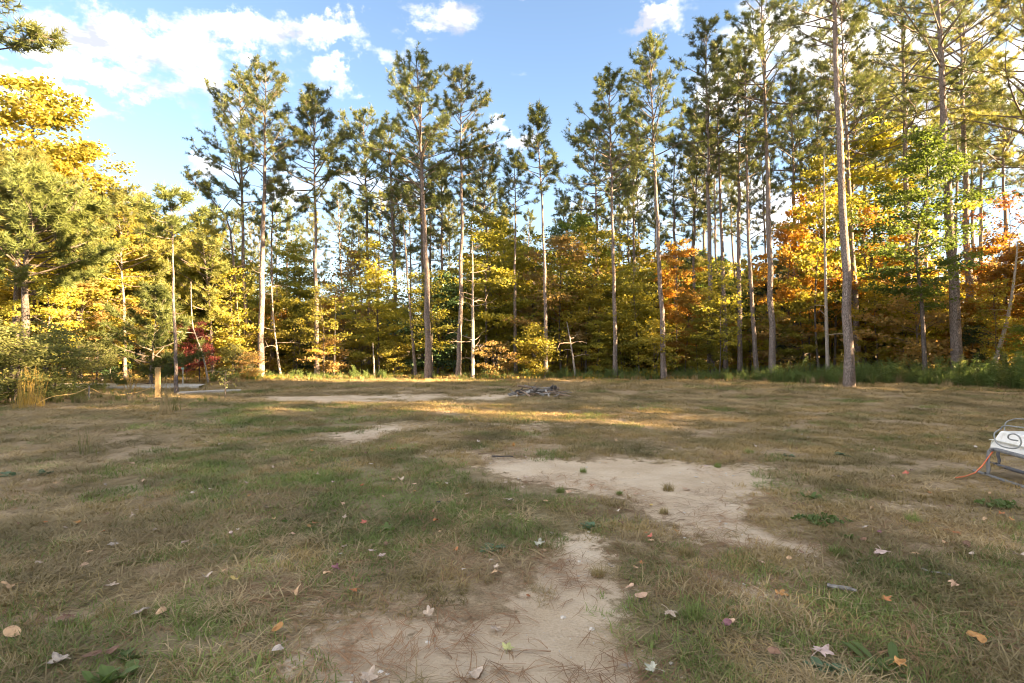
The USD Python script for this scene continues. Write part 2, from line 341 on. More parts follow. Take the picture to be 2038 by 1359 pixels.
STRAW = [(1.0, [(-200, 800), (340, 795), (300, 900), (-200, 1000)]), (1.0, [(-100, 1010), (260, 1020), (560, 1110), (300, 1230), (-100, 1300)]), (0.9, [(460, 760), (1700, 765), (2100, 800), (2100, 830), (1500, 815), (460, 790)])]
BROWN = [(1.0, [(900, 800), (1700, 810), (2200, 830), (2200, 1000), (1750, 960), (1500, 900), (900, 900), (700, 840)]), (0.8, [(1640, 900), (2100, 960), (2100, 1100), (1700, 1060)])]


def polys(spec):
    return [(s, Polygon([ground_at(*p)[:2] for p in pts])) for s, pts in spec]


SAND, LITTER, GREEN, STRAW, BROWN = map(polys, (SAND, LITTER, GREEN, STRAW, BROWN))


def cover(spec, x, y, soft, wobble=0.35, seed=5):
    """How far the points lie inside the outlined patches, with a ragged edge (0 to 1)."""
    d = soft * (0.4 + 0.12 * y)
    wx, wy = x + wobble * d * 3 * (vnoise(x * 2.3, y * 2.3, seed) - 0.5), y + wobble * d * 3 * (vnoise(x * 2.3, y * 2.3, seed + 9) - 0.5)
    pts = shapely.points(wx, wy)
    out = np.zeros(len(x))
    for s, p in spec:
        sd = np.where(shapely.contains(p, pts), 1, -1) * shapely.distance(p.exterior, pts)
        out = np.maximum(out, s * smoothstep(-d, d, sd))
    return out


def sand_at(x, y):
    return np.clip(cover(SAND, x, y, 0.28) + 0.75 * (vnoise(x * 1.1, y * 1.1, 31, 5) - 0.62) * (y < 14), 0, 1)


def gz(x, y):
    x, y = np.asarray(x, float), np.asarray(y, float)
    near = smoothstep(45, 20, np.hypot(x, y))
    return near * (0.10 * (vnoise(x * 0.18, y * 0.18, 3, 3) - 0.5) + 0.045 * (vnoise(x * 0.9, y * 0.9, 4, 3) - 0.5) + 0.02 * (vnoise(x * 4, y * 4, 7, 3) - 0.5)) * smoothstep(0.0, 2.5, np.hypot(x, y))


def build_ground():
    ys = np.concatenate([[-600, -200, -80, -30, -12, -5, -2, 0, 1.2], np.arange(1.8, 8, 0.05), np.arange(8, 20, 0.12), np.arange(20, 40, 0.5), [42, 46, 52, 60, 75, 100, 150, 250, 400, 800]])
    q = np.concatenate([np.arange(0, 4, 0.05), np.arange(4, 8, 0.08), np.arange(8, 20, 0.3), np.arange(20, 40, 1.5), [42, 50, 65, 90, 150, 300, 800]])
    xs = np.concatenate([-q[:0:-1], q])
    X, Y = np.meshgrid(xs, ys)
    x, y = X.ravel(), Y.ravel()
    s = np.zeros(len(x))
    view = (y > 1) & (y < 32) & (np.abs(x) < 1.3 * y + 3)
    s[view] = sand_at(x[view], y[view])
    z = gz(x, y) - 0.018 * s + s * (0.012 * (vnoise(x * 9, y * 9, 17, 2) - .5) + 0.03 * (vnoise(x * 2.5, y * 2.5, 18, 2) - .5)) * smoothstep(14, 8, y)
    li, gr, st = (np.zeros(len(x)) for _ in range(3))
    for arr, spec in ((li, LITTER), (gr, GREEN), (st, STRAW)):
        arr[view] = cover(spec, x[view], y[view], 0.6)
    n = len(xs)
    i, j = np.meshgrid(np.arange(len(ys) - 1), np.arange(n - 1), indexing="ij")
    a = (i * n + j).ravel()
    f = np.vstack([np.stack([a, a + 1, a + n + 1], 1), np.stack([a, a + n + 1, a + n], 1)])
    nd = {"a": ("attribute", {}), "g": ("geometry", {}), "n1": ("noise_texture", {"scale": 7.0, "detail": 8.0, "roughness": 0.7}), "n2": ("noise_texture", {"scale": 60.0, "detail": 6.0, "roughness": 0.7}),
          "n3": ("noise_texture", {"scale": 1.3, "detail": 5.0, "roughness": 0.6}),
          "sep": ("separate_color", {}), "e": ("math", {"math_type": "multiply_add", "value2": 2.5}), "sf": ("mix_float", {"fac": 0.5}), "sdf": ("mix_float", {"fac": 0.45}), "e0": ("math", {"math_type": "subtract", "value2": 0.5}),
          "sm": ("map_range", {"range_type": "smoothstep", "from_min": 0.32, "from_max": 0.62, "to_min": 0, "to_max": 1, "clamp": True}),
          "sand": ("rgb_ramp", {"ramp": [(0.30, (0.30, 0.22, 0.14)), (0.42, (0.50, 0.395, 0.275)), (0.55, (0.62, 0.51, 0.375)), (0.68, (0.70, 0.62, 0.50))]}),
          "soil": ("rgb_ramp", {"ramp": [(0.32, (0.13, 0.095, 0.055)), (0.5, (0.34, 0.26, 0.165)), (0.68, (0.52, 0.42, 0.29))]}),
          "grn": ("mix_color", {"blend_type": "mix", "b": (0.13, 0.135, 0.06)}), "gf": ("math", {"math_type": "multiply", "value2": 0.55}),
          "lit": ("mix_color", {"b": (0.38, 0.285, 0.19)}), "lf": ("math", {"math_type": "multiply"}),
          "mx": ("mix_color", {}), "vor": ("voronoi_texture", {"scale": 22.0, "feature": "distance_to_edge"}), "bh": ("math", {"math_type": "multiply_add", "value2": 0.6}),
          "b": ("bump", {"strength": 0.9, "distance": 0.035}), "p": ("principled_bsdf", {"roughness": 0.95, "specular_ior_level": 0.15})}
    L = [("a.color", "sep.color"), ("g.position", "n1.vector"), ("g.position", "n2.vector"), ("g.position", "n3.vector"), ("g.position", "vor.vector"), ("n1.fac", "e0.value1"), ("e0.value", "e.value1"), ("sep.r", "e.value3"), ("e.value", "sm.value"),
         ("n2.fac", "bh.value1"), ("n1.fac", "bh.value3"), ("n3.fac", "sdf.a"), ("n2.fac", "sdf.b"), ("sdf.result", "sand.fac"), ("n1.fac", "sf.a"), ("n2.fac", "sf.b"), ("sf.result", "soil.fac"), ("soil.color", "grn.a"), ("sep.b", "gf.value1"), ("gf.value", "grn.fac"), ("n2.fac", "lf.value1"), ("sep.g", "lf.value2"),
         ("sand.color", "lit.a"), ("lf.value", "lit.fac"), ("sm.result", "mx.fac"), ("grn.result", "mx.a"), ("lit.result", "mx.b"), ("mx.result", "p.base_color"), ("bh.value", "b.height"), ("b.normal", "p.normal")]
    nd["a"][1]["attribute"] = "cover"
    LOOK["ground"] = usdkit.material(stage, "/World/Looks/ground", nd, L, surface="p.BSDF")
    m = usdkit.mesh(stage, "/World/ground", (np.stack([x, y, z], 1), f), LOOK["ground"], True)
    UsdGeom.PrimvarsAPI(m).CreatePrimvar("cover", Sdf.ValueTypeNames.Color3fArray, "vertex").Set(Vt.Vec3fArray.FromNumpy(np.stack([s, li, gr], 1).astype(np.float32)))
    tag(m.GetPrim(), kind="structure")


build_ground()

# ------------------------------------------------------------------ trees
def needle_templates():
    rng = np.random.default_rng(11)
    out = []
    for _ in range(10):
        v, f = [], []
        nb = 15
        for k in range(nb):
            th = np.arccos(1 - rng.uniform(0.02, 1.05))          # angle from the twig's direction
            ph = rng.uniform(0, 2 * np.pi)
            d = np.array([np.sin(th) * np.cos(ph), np.sin(th) * np.sin(ph), np.cos(th)])
            side = unit(np.cross(d, rng.normal(size=3)))
            l, w = rng.uniform(0.7, 1.1), 0.055
            o = np.array([0, 0, rng.uniform(-0.35, 0.25)])
            v += [o - side * w, o + side * w, o + d * l]
            f.append([3 * k, 3 * k + 1, 3 * k + 2])
        out.append((np.array(v), np.array(f)))
    return out


TUFT = needle_templates()


def frames(d):
    """Rotation matrices (n, 3, 3) that turn z to the directions d."""
    d = unit(d)
    ref = np.where(np.abs(d[:, 2:]) < 0.95, [[0, 0, 1.0]], [[1.0, 0, 0]])
    a = unit(np.cross(ref, d))
    b = np.cross(d, a)
    return np.stack([a, b, d], -1)


def scatter(templates, pos, dirs, size, rng):
    """Copies of the templates (random one each, random spin) joined into arrays."""
    mb = MB()
    pick = rng.integers(0, len(templates), len(pos))
    R = frames(dirs)
    sp_ = rng.uniform(0, 2 * np.pi, len(pos))
    c, s = np.cos(sp_), np.sin(sp_)
    Z = np.zeros((len(pos), 3, 3))
    Z[:, 0, 0], Z[:, 0, 1], Z[:, 1, 0], Z[:, 1, 1], Z[:, 2, 2] = c, -s, s, c, 1
    R = R @ Z
    for k, (v, f) in enumerate(templates):
        i = np.nonzero(pick == k)[0]
        if len(i) == 0:
            continue
        V = np.einsum("nij,vj->nvi", R[i], v) * size[i][:, None, None] + pos[i][:, None]
        F = f[None] + (np.arange(len(i)) * len(v))[:, None, None]
        mb.add(V.reshape(-1, 3), F.reshape(-1, 3))
    return mb


def curve(pts, n):
    """A smooth line with n points through the given ones."""
    pts = np.asarray(pts, float)
    t = np.concatenate([[0], np.cumsum(np.linalg.norm(np.diff(pts, axis=0), axis=1))])
    t /= t[-1]
    u = np.linspace(0, 1, n)
    if len(pts) < 3:
        return np.stack([np.interp(u, t, pts[:, k]) for k in range(3)], 1)
    from scipy.interpolate import PchipInterpolator
    return PchipInterpolator(t, pts)(u)


def pine_parts(seed, path, r0, cb, spread, nb=38, size=0.2, low=0.0, gaps=0.25, side=None, dense=1.0):
    """path: the trunk's line from base to tip. cb: where along it the live crown starts. Returns the meshes of trunk, branches and needles."""
    rng = np.random.default_rng(seed)
    path = np.asarray(path, float)
    H = path[-1][2] - path[0][2]
    tr = curve(path, 16)
    tr[1:-1, :2] += rng.normal(0, 0.016 * (H / 12), (14, 2))
    t = np.linspace(0, 1, 16)
    rad = r0 * (0.06 + 0.94 * (1 - t) ** 0.85) * (1 + 0.28 * np.exp(-t * H / 0.3))
    trunk = MB().tube(tr, rad, 9, cap=True)
    br, pos, dirs = MB(), [], []

    def on(tt):
        return np.array([np.interp(tt, t, tr[:, k]) for k in range(3)])

    for k in range(int(2 + 5 * low)):                             # dead stubs under the crown
        tt = rng.uniform(0.4, 1.0) * cb
        az = rng.uniform(0, 2 * np.pi)
        l = rng.uniform(0.2, 0.9 + low)
        d = np.array([np.cos(az), np.sin(az), rng.uniform(-0.25, 0.35)])
        p0 = on(tt)
        br.tube(curve([p0, p0 + d * l * 0.6, p0 + d * l + [0, 0, rng.uniform(-.15, .2)]], 4), np.linspace(0.016, 0.005, 4), 4)
    az = rng.uniform(0, 6.28)
    for k in range(nb):
        s = ((k + rng.uniform(0, 1)) / nb) ** 0.9
        az += 2.4 + rng.normal(0, 0.5)
        if side is not None and rng.random() < side[1] and s < 0.75:
            az = side[0] + rng.normal(0, 0.6)
        tt = cb + (0.985 - cb) * s
        prof = (1 - s) ** 0.7 * (0.55 + 0.45 * min(1, s / 0.25)) + 0.10
        L = spread * prof * rng.uniform(0.5, 1.25)
        el = math.radians(4 + 52 * s + rng.normal(0, 11))
        if s < 0.1:
            L *= rng.uniform(0.5, 1.0)
        h = np.array([math.cos(az), math.sin(az), 0])
        p0 = on(tt)
        d = h * math.cos(el) + np.array([0, 0, math.sin(el)])
        wob = rng.normal(0, 0.085, 3) * L
        line = curve([p0, p0 + d * L * 0.45 + wob, p0 + d * L * 0.8 + [0, 0, 0.06 * L] + wob, p0 + d * L + [0, 0, 0.18 * L]], 7)
        rb = 0.009 + 0.011 * L
        br.tube(line, np.linspace(rb, 0.005, 7), 5)
        ns = int((2.5 + 4.2 * L) * dense)
        lt = np.linspace(0, 1, 7)
        for q in range(ns):
            if rng.random() < gaps * (1.0 - s):
                continue
            u = rng.uniform(0.3, 1.0) ** 0.8
            b0 = np.array([np.interp(u, lt, line[:, j]) for j in range(3)])
            a2 = az + rng.choice([-1, 1]) * rng.uniform(0.3, 1.25)
            e2 = el * 0.5 + rng.normal(0.28, 0.3)
            l2 = rng.uniform(0.18, 0.55) * (0.6 + 0.4 * L / spread)
            d2 = np.array([math.cos(a2) * math.cos(e2), math.sin(a2) * math.cos(e2), math.sin(e2)])
            b1 = b0 + d2 * l2
            br.tube(np.array([b0, b1]), np.array([0.007, 0.004]), 3)
            m = rng.integers(3, 5)
            w = np.linspace(1.0, 0.45, m)
            for x in w:
                pos.append(b0 + d2 * l2 * x + rng.normal(0, 0.035, 3))
                dirs.append(unit(d2 + rng.normal(0, 0.25, 3) + [0, 0, 0.25]))
        pos += [line[-1], line[-2]]
        dirs += [unit(line[-1] - line[-2])] * 2
    for x in np.linspace(0.95, 1.0, 4):
        pos.append(on(x) + rng.normal(0, 0.04, 3))
        dirs.append(np.array([0, 0, 1.0]))
    pos, dirs = np.array(pos), np.array(dirs)
    crown = scatter(TUFT, pos, dirs, rng.uniform(0.75, 1.2, len(pos)) * size, rng)
    return trunk, br, crown


LEAF = [(np.array([[0, 0, 0], [0.42, 0.12 * a, 0.5], [0, -0.05, 1.05], [-0.42, 0.12 * a, 0.5]]), np.array([[0, 1, 2], [0, 2, 3]])) for a in (1.0, -0.7, 0.3)]


def hardwood_parts(seed, H, spread, cb, n_leaf, leaf, r0=0.05, limbs=22, flat=0.35, stems=1, top=1.0, clump=0.17, lean=0.04):
    """A broad-leaved tree: wobbly trunk(s), rising limbs with side twigs, and leaves in loose flat sprays along the twigs."""
    rng = np.random.default_rng(seed)
    wood, twig = MB(), MB()
    centres, weight = [], []
    for st in range(stems):
        a = rng.uniform(0, 6.28)
        tip = np.array([math.cos(a) * spread * (0.25 * (stems > 1) + lean), math.sin(a) * spread * (0.25 * (stems > 1) + lean), H * rng.uniform(0.88, 1.0) if st else H])
        mids = [np.array([0, 0, 0.0]) + ([0.05 * math.cos(a), 0.05 * math.sin(a), -0.1] if stems > 1 else [0, 0, -0.1])] + [tip * u + np.append(rng.normal(0, 0.03 * H * u ** 0.5, 2) * 0.5, 0) for u in (0.3, 0.55, 0.8)] + [tip]
        tr = curve(mids, 12)
        t = np.linspace(0, 1, 12)
        wood.tube(tr, r0 * (0.1 + 0.9 * (1 - t) ** 0.9) * (1 + 0.4 * np.exp(-t * H / 0.2)), 7, cap=True)
        az = rng.uniform(0, 6.28)
        nl = max(4, limbs // stems)
        for k in range(nl):
            s = (k + rng.uniform(0, 1)) / nl
            az += 2.4 + rng.normal(0, 0.6)
            tt = cb + (0.97 - cb) * s
            p0 = np.array([np.interp(tt, t, tr[:, j]) for j in range(3)])
            prof = (math.sin(math.pi * (0.18 + 0.75 * s)) ** 0.8) * (1 if s < 0.8 else top)
            L = spread * prof * rng.uniform(0.55, 1.15)
            el = math.radians(rng.uniform(5, 30) + 35 * s)
            d = np.array([math.cos(az) * math.cos(el), math.sin(az) * math.cos(el), math.sin(el)])
            line = curve([p0, p0 + d * L * 0.5 + rng.normal(0, 0.06, 3) * L, p0 + d * L * [1, 1, 0.8] + rng.normal(0, 0.05, 3) * L], 6)
            twig.tube(line, np.linspace(0.006 + 0.006 * L, 0.003, 6), 4)
            for q in range(int(3 + 3.5 * L)):
                u = rng.uniform(0.25, 1.0)
                b0 = np.array([np.interp(u, np.linspace(0, 1, 6), line[:, j]) for j in range(3)])
                a2 = az + rng.normal(0, 1.0)
                l2 = rng.uniform(0.2, 0.6) * (0.5 + 0.5 * L)
                d2 = np.array([math.cos(a2), math.sin(a2), rng.normal(0.12, 0.2)])
                twig.tube(np.array([b0, b0 + d2 * l2]), np.array([0.004, 0.002]), 3)
                for x in (0.35, 0.7, 1.0):
                    centres.append(b0 + d2 * l2 * x)
                    weight.append(rng.gamma(1.6))
    centres, weight = np.array(centres), np.array(weight)
    pick = rng.choice(len(centres), n_leaf, p=weight / weight.sum())
    pos = centres[pick] + rng.normal(0, 1, (n_leaf, 3)) * [clump, clump, clump * flat]
    dirs = unit(rng.normal(0, 1, (n_leaf, 3)) * [1, 1, 0.45] + [0, 0, -0.25])
    crown = scatter(LEAF, pos, dirs, rng.uniform(0.6, 1.25, n_leaf) * leaf, rng)
    return wood, twig, crown


def make_tree(name, label, cat, parts, mats, loc, rz=0, group=None, s=1.0, names_=("trunk", "branches", "crown")):
    t = thing(name, label, cat, loc, rz, group, s=s)
    for nm, p, m in zip(names_, parts, mats):
        if p.n:
            q = part(t, nm, p, m, True if nm == "trunk" else False)
            if nm != "trunk":
                q.GetPrim().SetCustomDataByKey("kind", "stuff")
    return t


PROTO = {}


def proto(key, parts, mats, names_=("trunk", "branches", "crown")):
    path = "/World/kinds_" + key
    stage.CreateClassPrim(path)
    for nm, p, m in zip(names_, parts, mats):
        if p.n:
            q = part(path, nm, p, m, True if nm == "trunk" else False)
            if nm != "trunk":
                q.GetPrim().SetCustomDataByKey("kind", "stuff")
    PROTO[key] = path


def copy(key, name, label, cat, loc, rz=0, s=1.0, group=None):
    x = UsdGeom.Xform.Define(stage, unique("/World", name))
    x.GetPrim().GetReferences().AddInternalReference(PROTO[key])
    x.GetPrim().SetInstanceable(True)
    place(x, loc, rz, s)
    tag(x.GetPrim(), label, cat, group)
    return x


# front pines, each built to its own line in the photograph: name of look, distance, base, (bends), tip, trunk width in photo pixels, where the crown starts, crown half width, label
def hero(d, pts, width, crown_y, half, label, seed, nb=38, low=0.3, gaps=0.14, size=0.18, side=None, bark="pine_bark", needles="needles", dense=1.15, name="pine_tree", depth_lean=0.0):
    P = np.array([at(px, py, d) for px, py in pts])
    P[:, 1] += np.linspace(0, depth_lean, len(P))
    P[0, 2] = gz(P[0, 0], P[0, 1]) - 0.08
    base = P[0].copy()
    P -= base
    s = d / FPX
    cb = float(np.clip((at(pts[0][0], crown_y + 0.12 * (crown_y - pts[-1][1]), d)[2] - base[2]) / P[-1][2], 0.05, 0.9))
    parts = pine_parts(seed, P, width * s / 2 * 0.95, cb, half * s * 1.3, int(nb * 1.25), size, low, gaps, side, dense)
    return make_tree(name, label, "pine", parts, (bark, "twig_bark", needles), base, group=None)


W_, E_ = math.pi, 0.0
hero(18.5, [(352, 785), (346, 600), (343, 470), (340, 388)], 8, 470, 55, "slim young pine standing alone in front of the road, right of the wooden post", 101, nb=13, low=0.4, size=0.24, gaps=0.3)
hero(27, [(480, 736), (470, 600), (455, 445), (420, 395), (362, 345)], 8, 560, 62, "thin pine bending to the left at the top, leftmost of the row beyond the clearing", 102, nb=18, side=(W_, .6))
hero(28, [(497, 738), (487, 560), (480, 300), (478, 152)], 10, 420, 92, "tall pine with a sunlit yellow top, left one of the close pair on the left", 103, nb=44, side=(W_, .35))
hero(26.5, [(519, 742), (521, 560), (526, 320), (528, 130)], 14, 360, 75, "thickest and tallest trunk of the pines on the left, right one of the close pair", 104, nb=40)
hero(29, [(543, 742), (541, 600), (542, 430), (546, 360)], 8, 470, 50, "short thin pine just right of the thickest left-hand pine", 105, nb=16)
hero(27, [(631, 756), (629, 560), (627, 380), (622, 185)], 10, 400, 85, "straight pine with a yellow tip standing alone between the left pair and the middle pines", 106, nb=46, size=.21)
hero(31, [(737, 742), (733, 560), (729, 400), (722, 226)], 10, 420, 78, "grey pine with long drooping bare lower branches, first right of the lone straight pine", 107, nb=40, low=1.0)
hero(30, [(788, 742), (786, 560), (780, 400), (772, 235)], 10, 500, 75, "pine with a forked crooked lower branch, left of the two leaning middle trunks", 108, nb=40)
hero(27, [(828, 752), (815, 600), (803, 450), (795, 370)], 7, 440, 30, "thin leaning pine crossing towards the biggest middle pine from the left", 109, nb=9, low=.5, size=.17)
hero(26, [(852, 757), (850, 600), (843, 420), (838, 300), (828, 118)], 15, 400, 105, "biggest pine of the middle group, with a broad sunlit top and pale trunk", 110, nb=52, side=(W_, .25))
hero(31, [(843, 742), (842, 560), (839, 420), (836, 260)], 10, 420, 60, "darker pine hidden directly behind the biggest middle pine", 111, nb=30)
hero(30, [(881, 742), (880, 560), (879, 430), (877, 330)], 8, 470, 55, "dark slender pine between the biggest middle pine and the curving pine", 112, nb=26)
hero(26.5, [(911, 757), (917, 560), (920, 420), (917, 300), (919, 140)], 11, 350, 68, "curving pine with an airy top, second tall crown right of the middle group's broad top", 113, nb=40, side=(E_, .25))
hero(33, [(985, 742), (975, 560), (965, 420), (958, 300)], 8, 440, 62, "bushy-topped pine behind the yellow-green maple, right of the curving pine", 114, nb=40)
hero(29, [(1026, 744), (1025, 560), (1026, 430), (1022, 300)], 8, 420, 32, "dark straight narrow pine left of the brush heap", 115, nb=20)
hero(26.5, [(1087, 757), (1085, 600), (1078, 400), (1068, 214)], 9, 372, 42, "slender pine with a short narrow crown right behind the brush heap", 116, nb=34, low=.2, size=.19)
hero(33, [(1192, 744), (1190, 560), (1188, 430), (1178, 250)], 9, 430, 70, "dark pine standing just behind and left of the tall slim pine right of the gap", 117, nb=40)
hero(27, [(1225, 754), (1222, 560), (1218, 400), (1212, 146)], 10, 380, 80, "tall slim pine with dense unlit top, first right of the open sky gap", 118, nb=44, side=(W_, .2))
hero(33, [(1266, 742), (1263, 560), (1261, 400), (1255, 235)], 8, 420, 62, "thin pine between the two tall unlit pines right of the gap", 119, nb=36)
hero(26, [(1322, 750), (1314, 560), (1306, 380), (1292, 82)], 12, 330, 82, "tall pine with reddish sunlit lower trunk beside the orange saplings", 120, nb=46, side=(W_, .25))
hero(34, [(1378, 744), (1380, 560), (1384, 400), (1392, 210)], 8, 430, 70, "distant thin pine just left of the tall triple group", 121, nb=36)
hero(28, [(1418, 735), (1414, 560), (1410, 380), (1404, 40)], 12, 330, 78, "pine with a sunlit broad top, leftmost of the tall triple group", 122, nb=48)
hero(30, [(1445, 735), (1440, 560), (1432, 380), (1428, 90)], 10, 330, 60, "middle pine of the tall triple group", 123, nb=38)
hero(29, [(1473, 735), (1472, 560), (1471, 380), (1468, 75)], 11, 340, 60, "right pine of the tall triple group with a dark upright trunk", 124, nb=38)
hero(27.5, [(1508, 742), (1498, 620), (1489, 420), (1482, 96)], 10, 350, 62, "curving slim pine leaning left between the triple group and the pale tall pine", 125, nb=36)
hero(26.5, [(1538, 738), (1533, 560), (1526, 300), (1514, -70)], 14, 260, 105, "tall pale-trunked pine with long ascending limbs, last before the big near pine", 126, nb=54)
hero(32, [(1586, 742), (1583, 560), (1580, 380), (1574, 150)], 13, 360, 80, "sturdy pine with crooked dead lower limbs behind the orange saplings on the right", 127, nb=42, low=1.0)
hero(21.5, [(1690, 757), (1684, 560), (1672, 300), (1662, 0), (1650, -330)], 20, 60, 110, "big near pine whose rough grey trunk runs out of the top of the picture", 128, nb=60, low=.3)
hero(30, [(1708, 742), (1700, 560), (1690, 380), (1672, -20)], 13, 300, 100, "pine almost hidden behind the trunk of the big near pine", 129, nb=52, side=(E_, .3))
hero(31, [(1812, 742), (1808, 500), (1800, 240), (1788, -120)], 15, 260, 120, "tall pine with long level limbs between the big near pine and the right-hand pair", 130, nb=56, low=.8)
hero(25, [(1908, 745), (1897, 560), (1880, 300), (1868, 60), (1855, -260)], 22, 170, 150, "big pine with spreading limbs at the right, front one of the right-hand pair", 131, nb=58, low=.6)
hero(31, [(1932, 742), (1926, 520), (1918, 240), (1908, -60)], 17, 250, 120, "pine behind the big right-hand pine, its trunk seen just to the right of it", 132, nb=52, needles="needles_gold")
hero(30, [(1995, 742), (2002, 520), (1999, 380), (1996, 190)], 13, 330, 85, "shorter pine with a bushy crown near the right edge of the clearing", 133, nb=44)
hero(25, [(2060, 745), (2055, 520), (2045, 240), (2035, -80)], 14, 320, 130, "pine at the right edge of the picture with golden crown reaching in", 134, nb=48, needles="needles_gold")
hero(19.5, [(52, 745), (50, 560), (60, 450), (72, 360)], 20, 560, 120, "thick dark-trunked pine with heavy green boughs at the left edge", 135, nb=62, size=.24, gaps=.1, side=(E_, .4), bark="dark_bark", dense=1.5)
hero(21.5, [(30, 745), (34, 560), (40, 440), (34, 340)], 18, 480, 120, "second thick pine at the left edge, just behind the one with heavy boughs", 136, nb=56, size=.24, gaps=.1, bark="dark_bark", dense=1.4, needles="needles_gold")
hero(22, [(300, 775), (304, 700), (310, 640), (315, 590)], 7, 770, 75, "bushy young pine with green needles behind the wooden post", 137, nb=34, size=.23, gaps=.1, low=0, dense=1.3)
hero(24, [(250, 760), (246, 600), (240, 480), (262, 400)], 8, 560, 90, "golden-green pine left of the lone young pine, in front of the yellow trees", 138, nb=34, size=.22, gaps=.1, needles="needles_gold")
hero(27, [(424, 745), (418, 620), (408, 520), (400, 440)], 7, 640, 80, "young pine with arching boughs between the lone young pine and the leftmost row", 139, nb=34, size=.22, needles="needles_gold")

# pine branch reaching in at the top left corner, from a tree outside the picture
proto_overhang = pine_parts(150, [(0, 0, 0), (0.1, 0, 7), (0.0, 0.1, 14.5)], 0.2, 0.47, 3.9, 66, 0.2, dense=2.0, gaps=.0, side=(E_, .6))
make_tree("pine_tree", "pine outside the left edge with one dark bough reaching into the top left corner", "pine", proto_overhang, ("pine_bark", "twig_bark", "needles"), (-12.95, 11.0, -0.05), s=1.03)

# a dead stem with bare side branches
def snag(d, pts, width, label, seed, nb=26, y0=560):
    rng = np.random.default_rng(seed)
    P = np.array([at(px, py, d) for px, py in pts])
    P[0, 2] = -0.05
    base = P[0].copy()
    P -= base
    tr = curve(P, 10)
    r = width * d / FPX / 2
    t = thing("dead_tree", label, "dead tree", base)
    part(t, "trunk", MB().tube(tr, np.linspace(r, r * 0.25, 10), 7, cap=True), "pale_bark", True)
    if nb:
        mb = MB()
        for k in range(nb):
            u = rng.uniform(0.12, 0.95)
            p0 = np.array([np.interp(u, np.linspace(0, 1, 10), tr[:, j]) for j in range(3)])
            az = rng.uniform(0, 6.28)
            l = rng.uniform(0.5, 1.7) * (1 - 0.5 * u)
            dd = np.array([math.cos(az), math.sin(az), rng.uniform(-0.15, 0.2)])
            line = curve([p0, p0 + dd * l * .5 + [0, 0, .05], p0 + dd * l + [0, 0, rng.uniform(-.1, .3)]], 5)
            mb.tube(line, np.linspace(0.016, 0.004, 5), 4)
            for q in range(3):
                c = line[rng.integers(2, 5)]
                mb.tube(np.array([c, c + unit(dd + rng.normal(0, .6, 3)) * rng.uniform(.15, .5)]), np.array([.006, .002]), 3)
        part(t, "branches", mb, "dead_twig").GetPrim().SetCustomDataByKey("kind", "stuff")


snag(26.2, [(941, 757), (941, 600), (940, 480)], 8, "dead pale stem with bare tan side branches, right of the curving pine", 160)
snag(25.5, [(125, 735), (138, 600), (147, 505)], 8, "bare leaning grey stem in front of the russet leaves at the far left", 161, 10)
snag(27, [(665, 742), (667, 660), (668, 590)], 4, "thin bare white stem between the lone straight pine and the russet sapling", 162, 0)
snag(27, [(745, 738), (743, 700), (742, 682)], 5, "broken pale stump of a young tree left of the leaning pines", 163, 0)
snag(23.5, [(415, 770), (402, 700), (383, 645), (380, 560)], 4, "slender bare leaning stem in front of the red maple", 164, 5)
snag(27, [(560, 745), (545, 640), (540, 560)], 5, "thin grey stem leaning left beside the short thin pine", 165, 4)
snag(26.5, [(1146, 752), (1137, 690), (1128, 640)], 5, "short crooked bare stem right of the brush heap", 166, 5)
snag(26.5, [(1648, 750), (1644, 600), (1641, 430), (1640, 300)], 8, "slender pale leafless stem just left of the big near pine", 167, 8)
snag(24.5, [(1966, 775), (1990, 690), (2012, 600), (2025, 480)], 10, "grey stem curving to the right near the right edge", 168, 8)

# ------------------------------------------------------------------ kinds of tree that stand many times in the wood
TN = ("trunk", "branches", "crown")
for k in range(5):
    rng = np.random.default_rng(300 + k)
    H = 15.0
    path = [(0, 0, -0.1)] + [(rng.normal(0, .12), rng.normal(0, .12), H * u) for u in (.35, .7)] + [(rng.normal(0, .25), rng.normal(0, .25), H)]
    proto(f"pine_{k}", pine_parts(300 + k, path, 0.15, [.5, .55, .6, .45, .5][k], [2.5, 2.0, 2.3, 2.8, 2.2][k], 46, 0.21, low=.6), ("pine_bark", "twig_bark", "needles_gold" if k in (1, 3) else "needles"))
for k, (mat, sd) in enumerate([("needles_gold", 330), ("needles_soft", 331), ("needles_gold", 332)]):
    proto(f"bushy_pine_{k}", pine_parts(sd, [(0, 0, -.1), (.05, .05, 5), (0, .1, 10)], 0.12, .16, 2.3, 62, 0.25, low=.2, gaps=.05, dense=1.35), ("pine_bark", "twig_bark", mat))
leaf_look("leaf_dullred", [(0.0, (0.16, 0.10, 0.04)), (0.4, (0.28, 0.09, 0.05)), (0.8, (0.33, 0.13, 0.08)), (1.0, (0.38, 0.24, 0.07))])
HK = {}
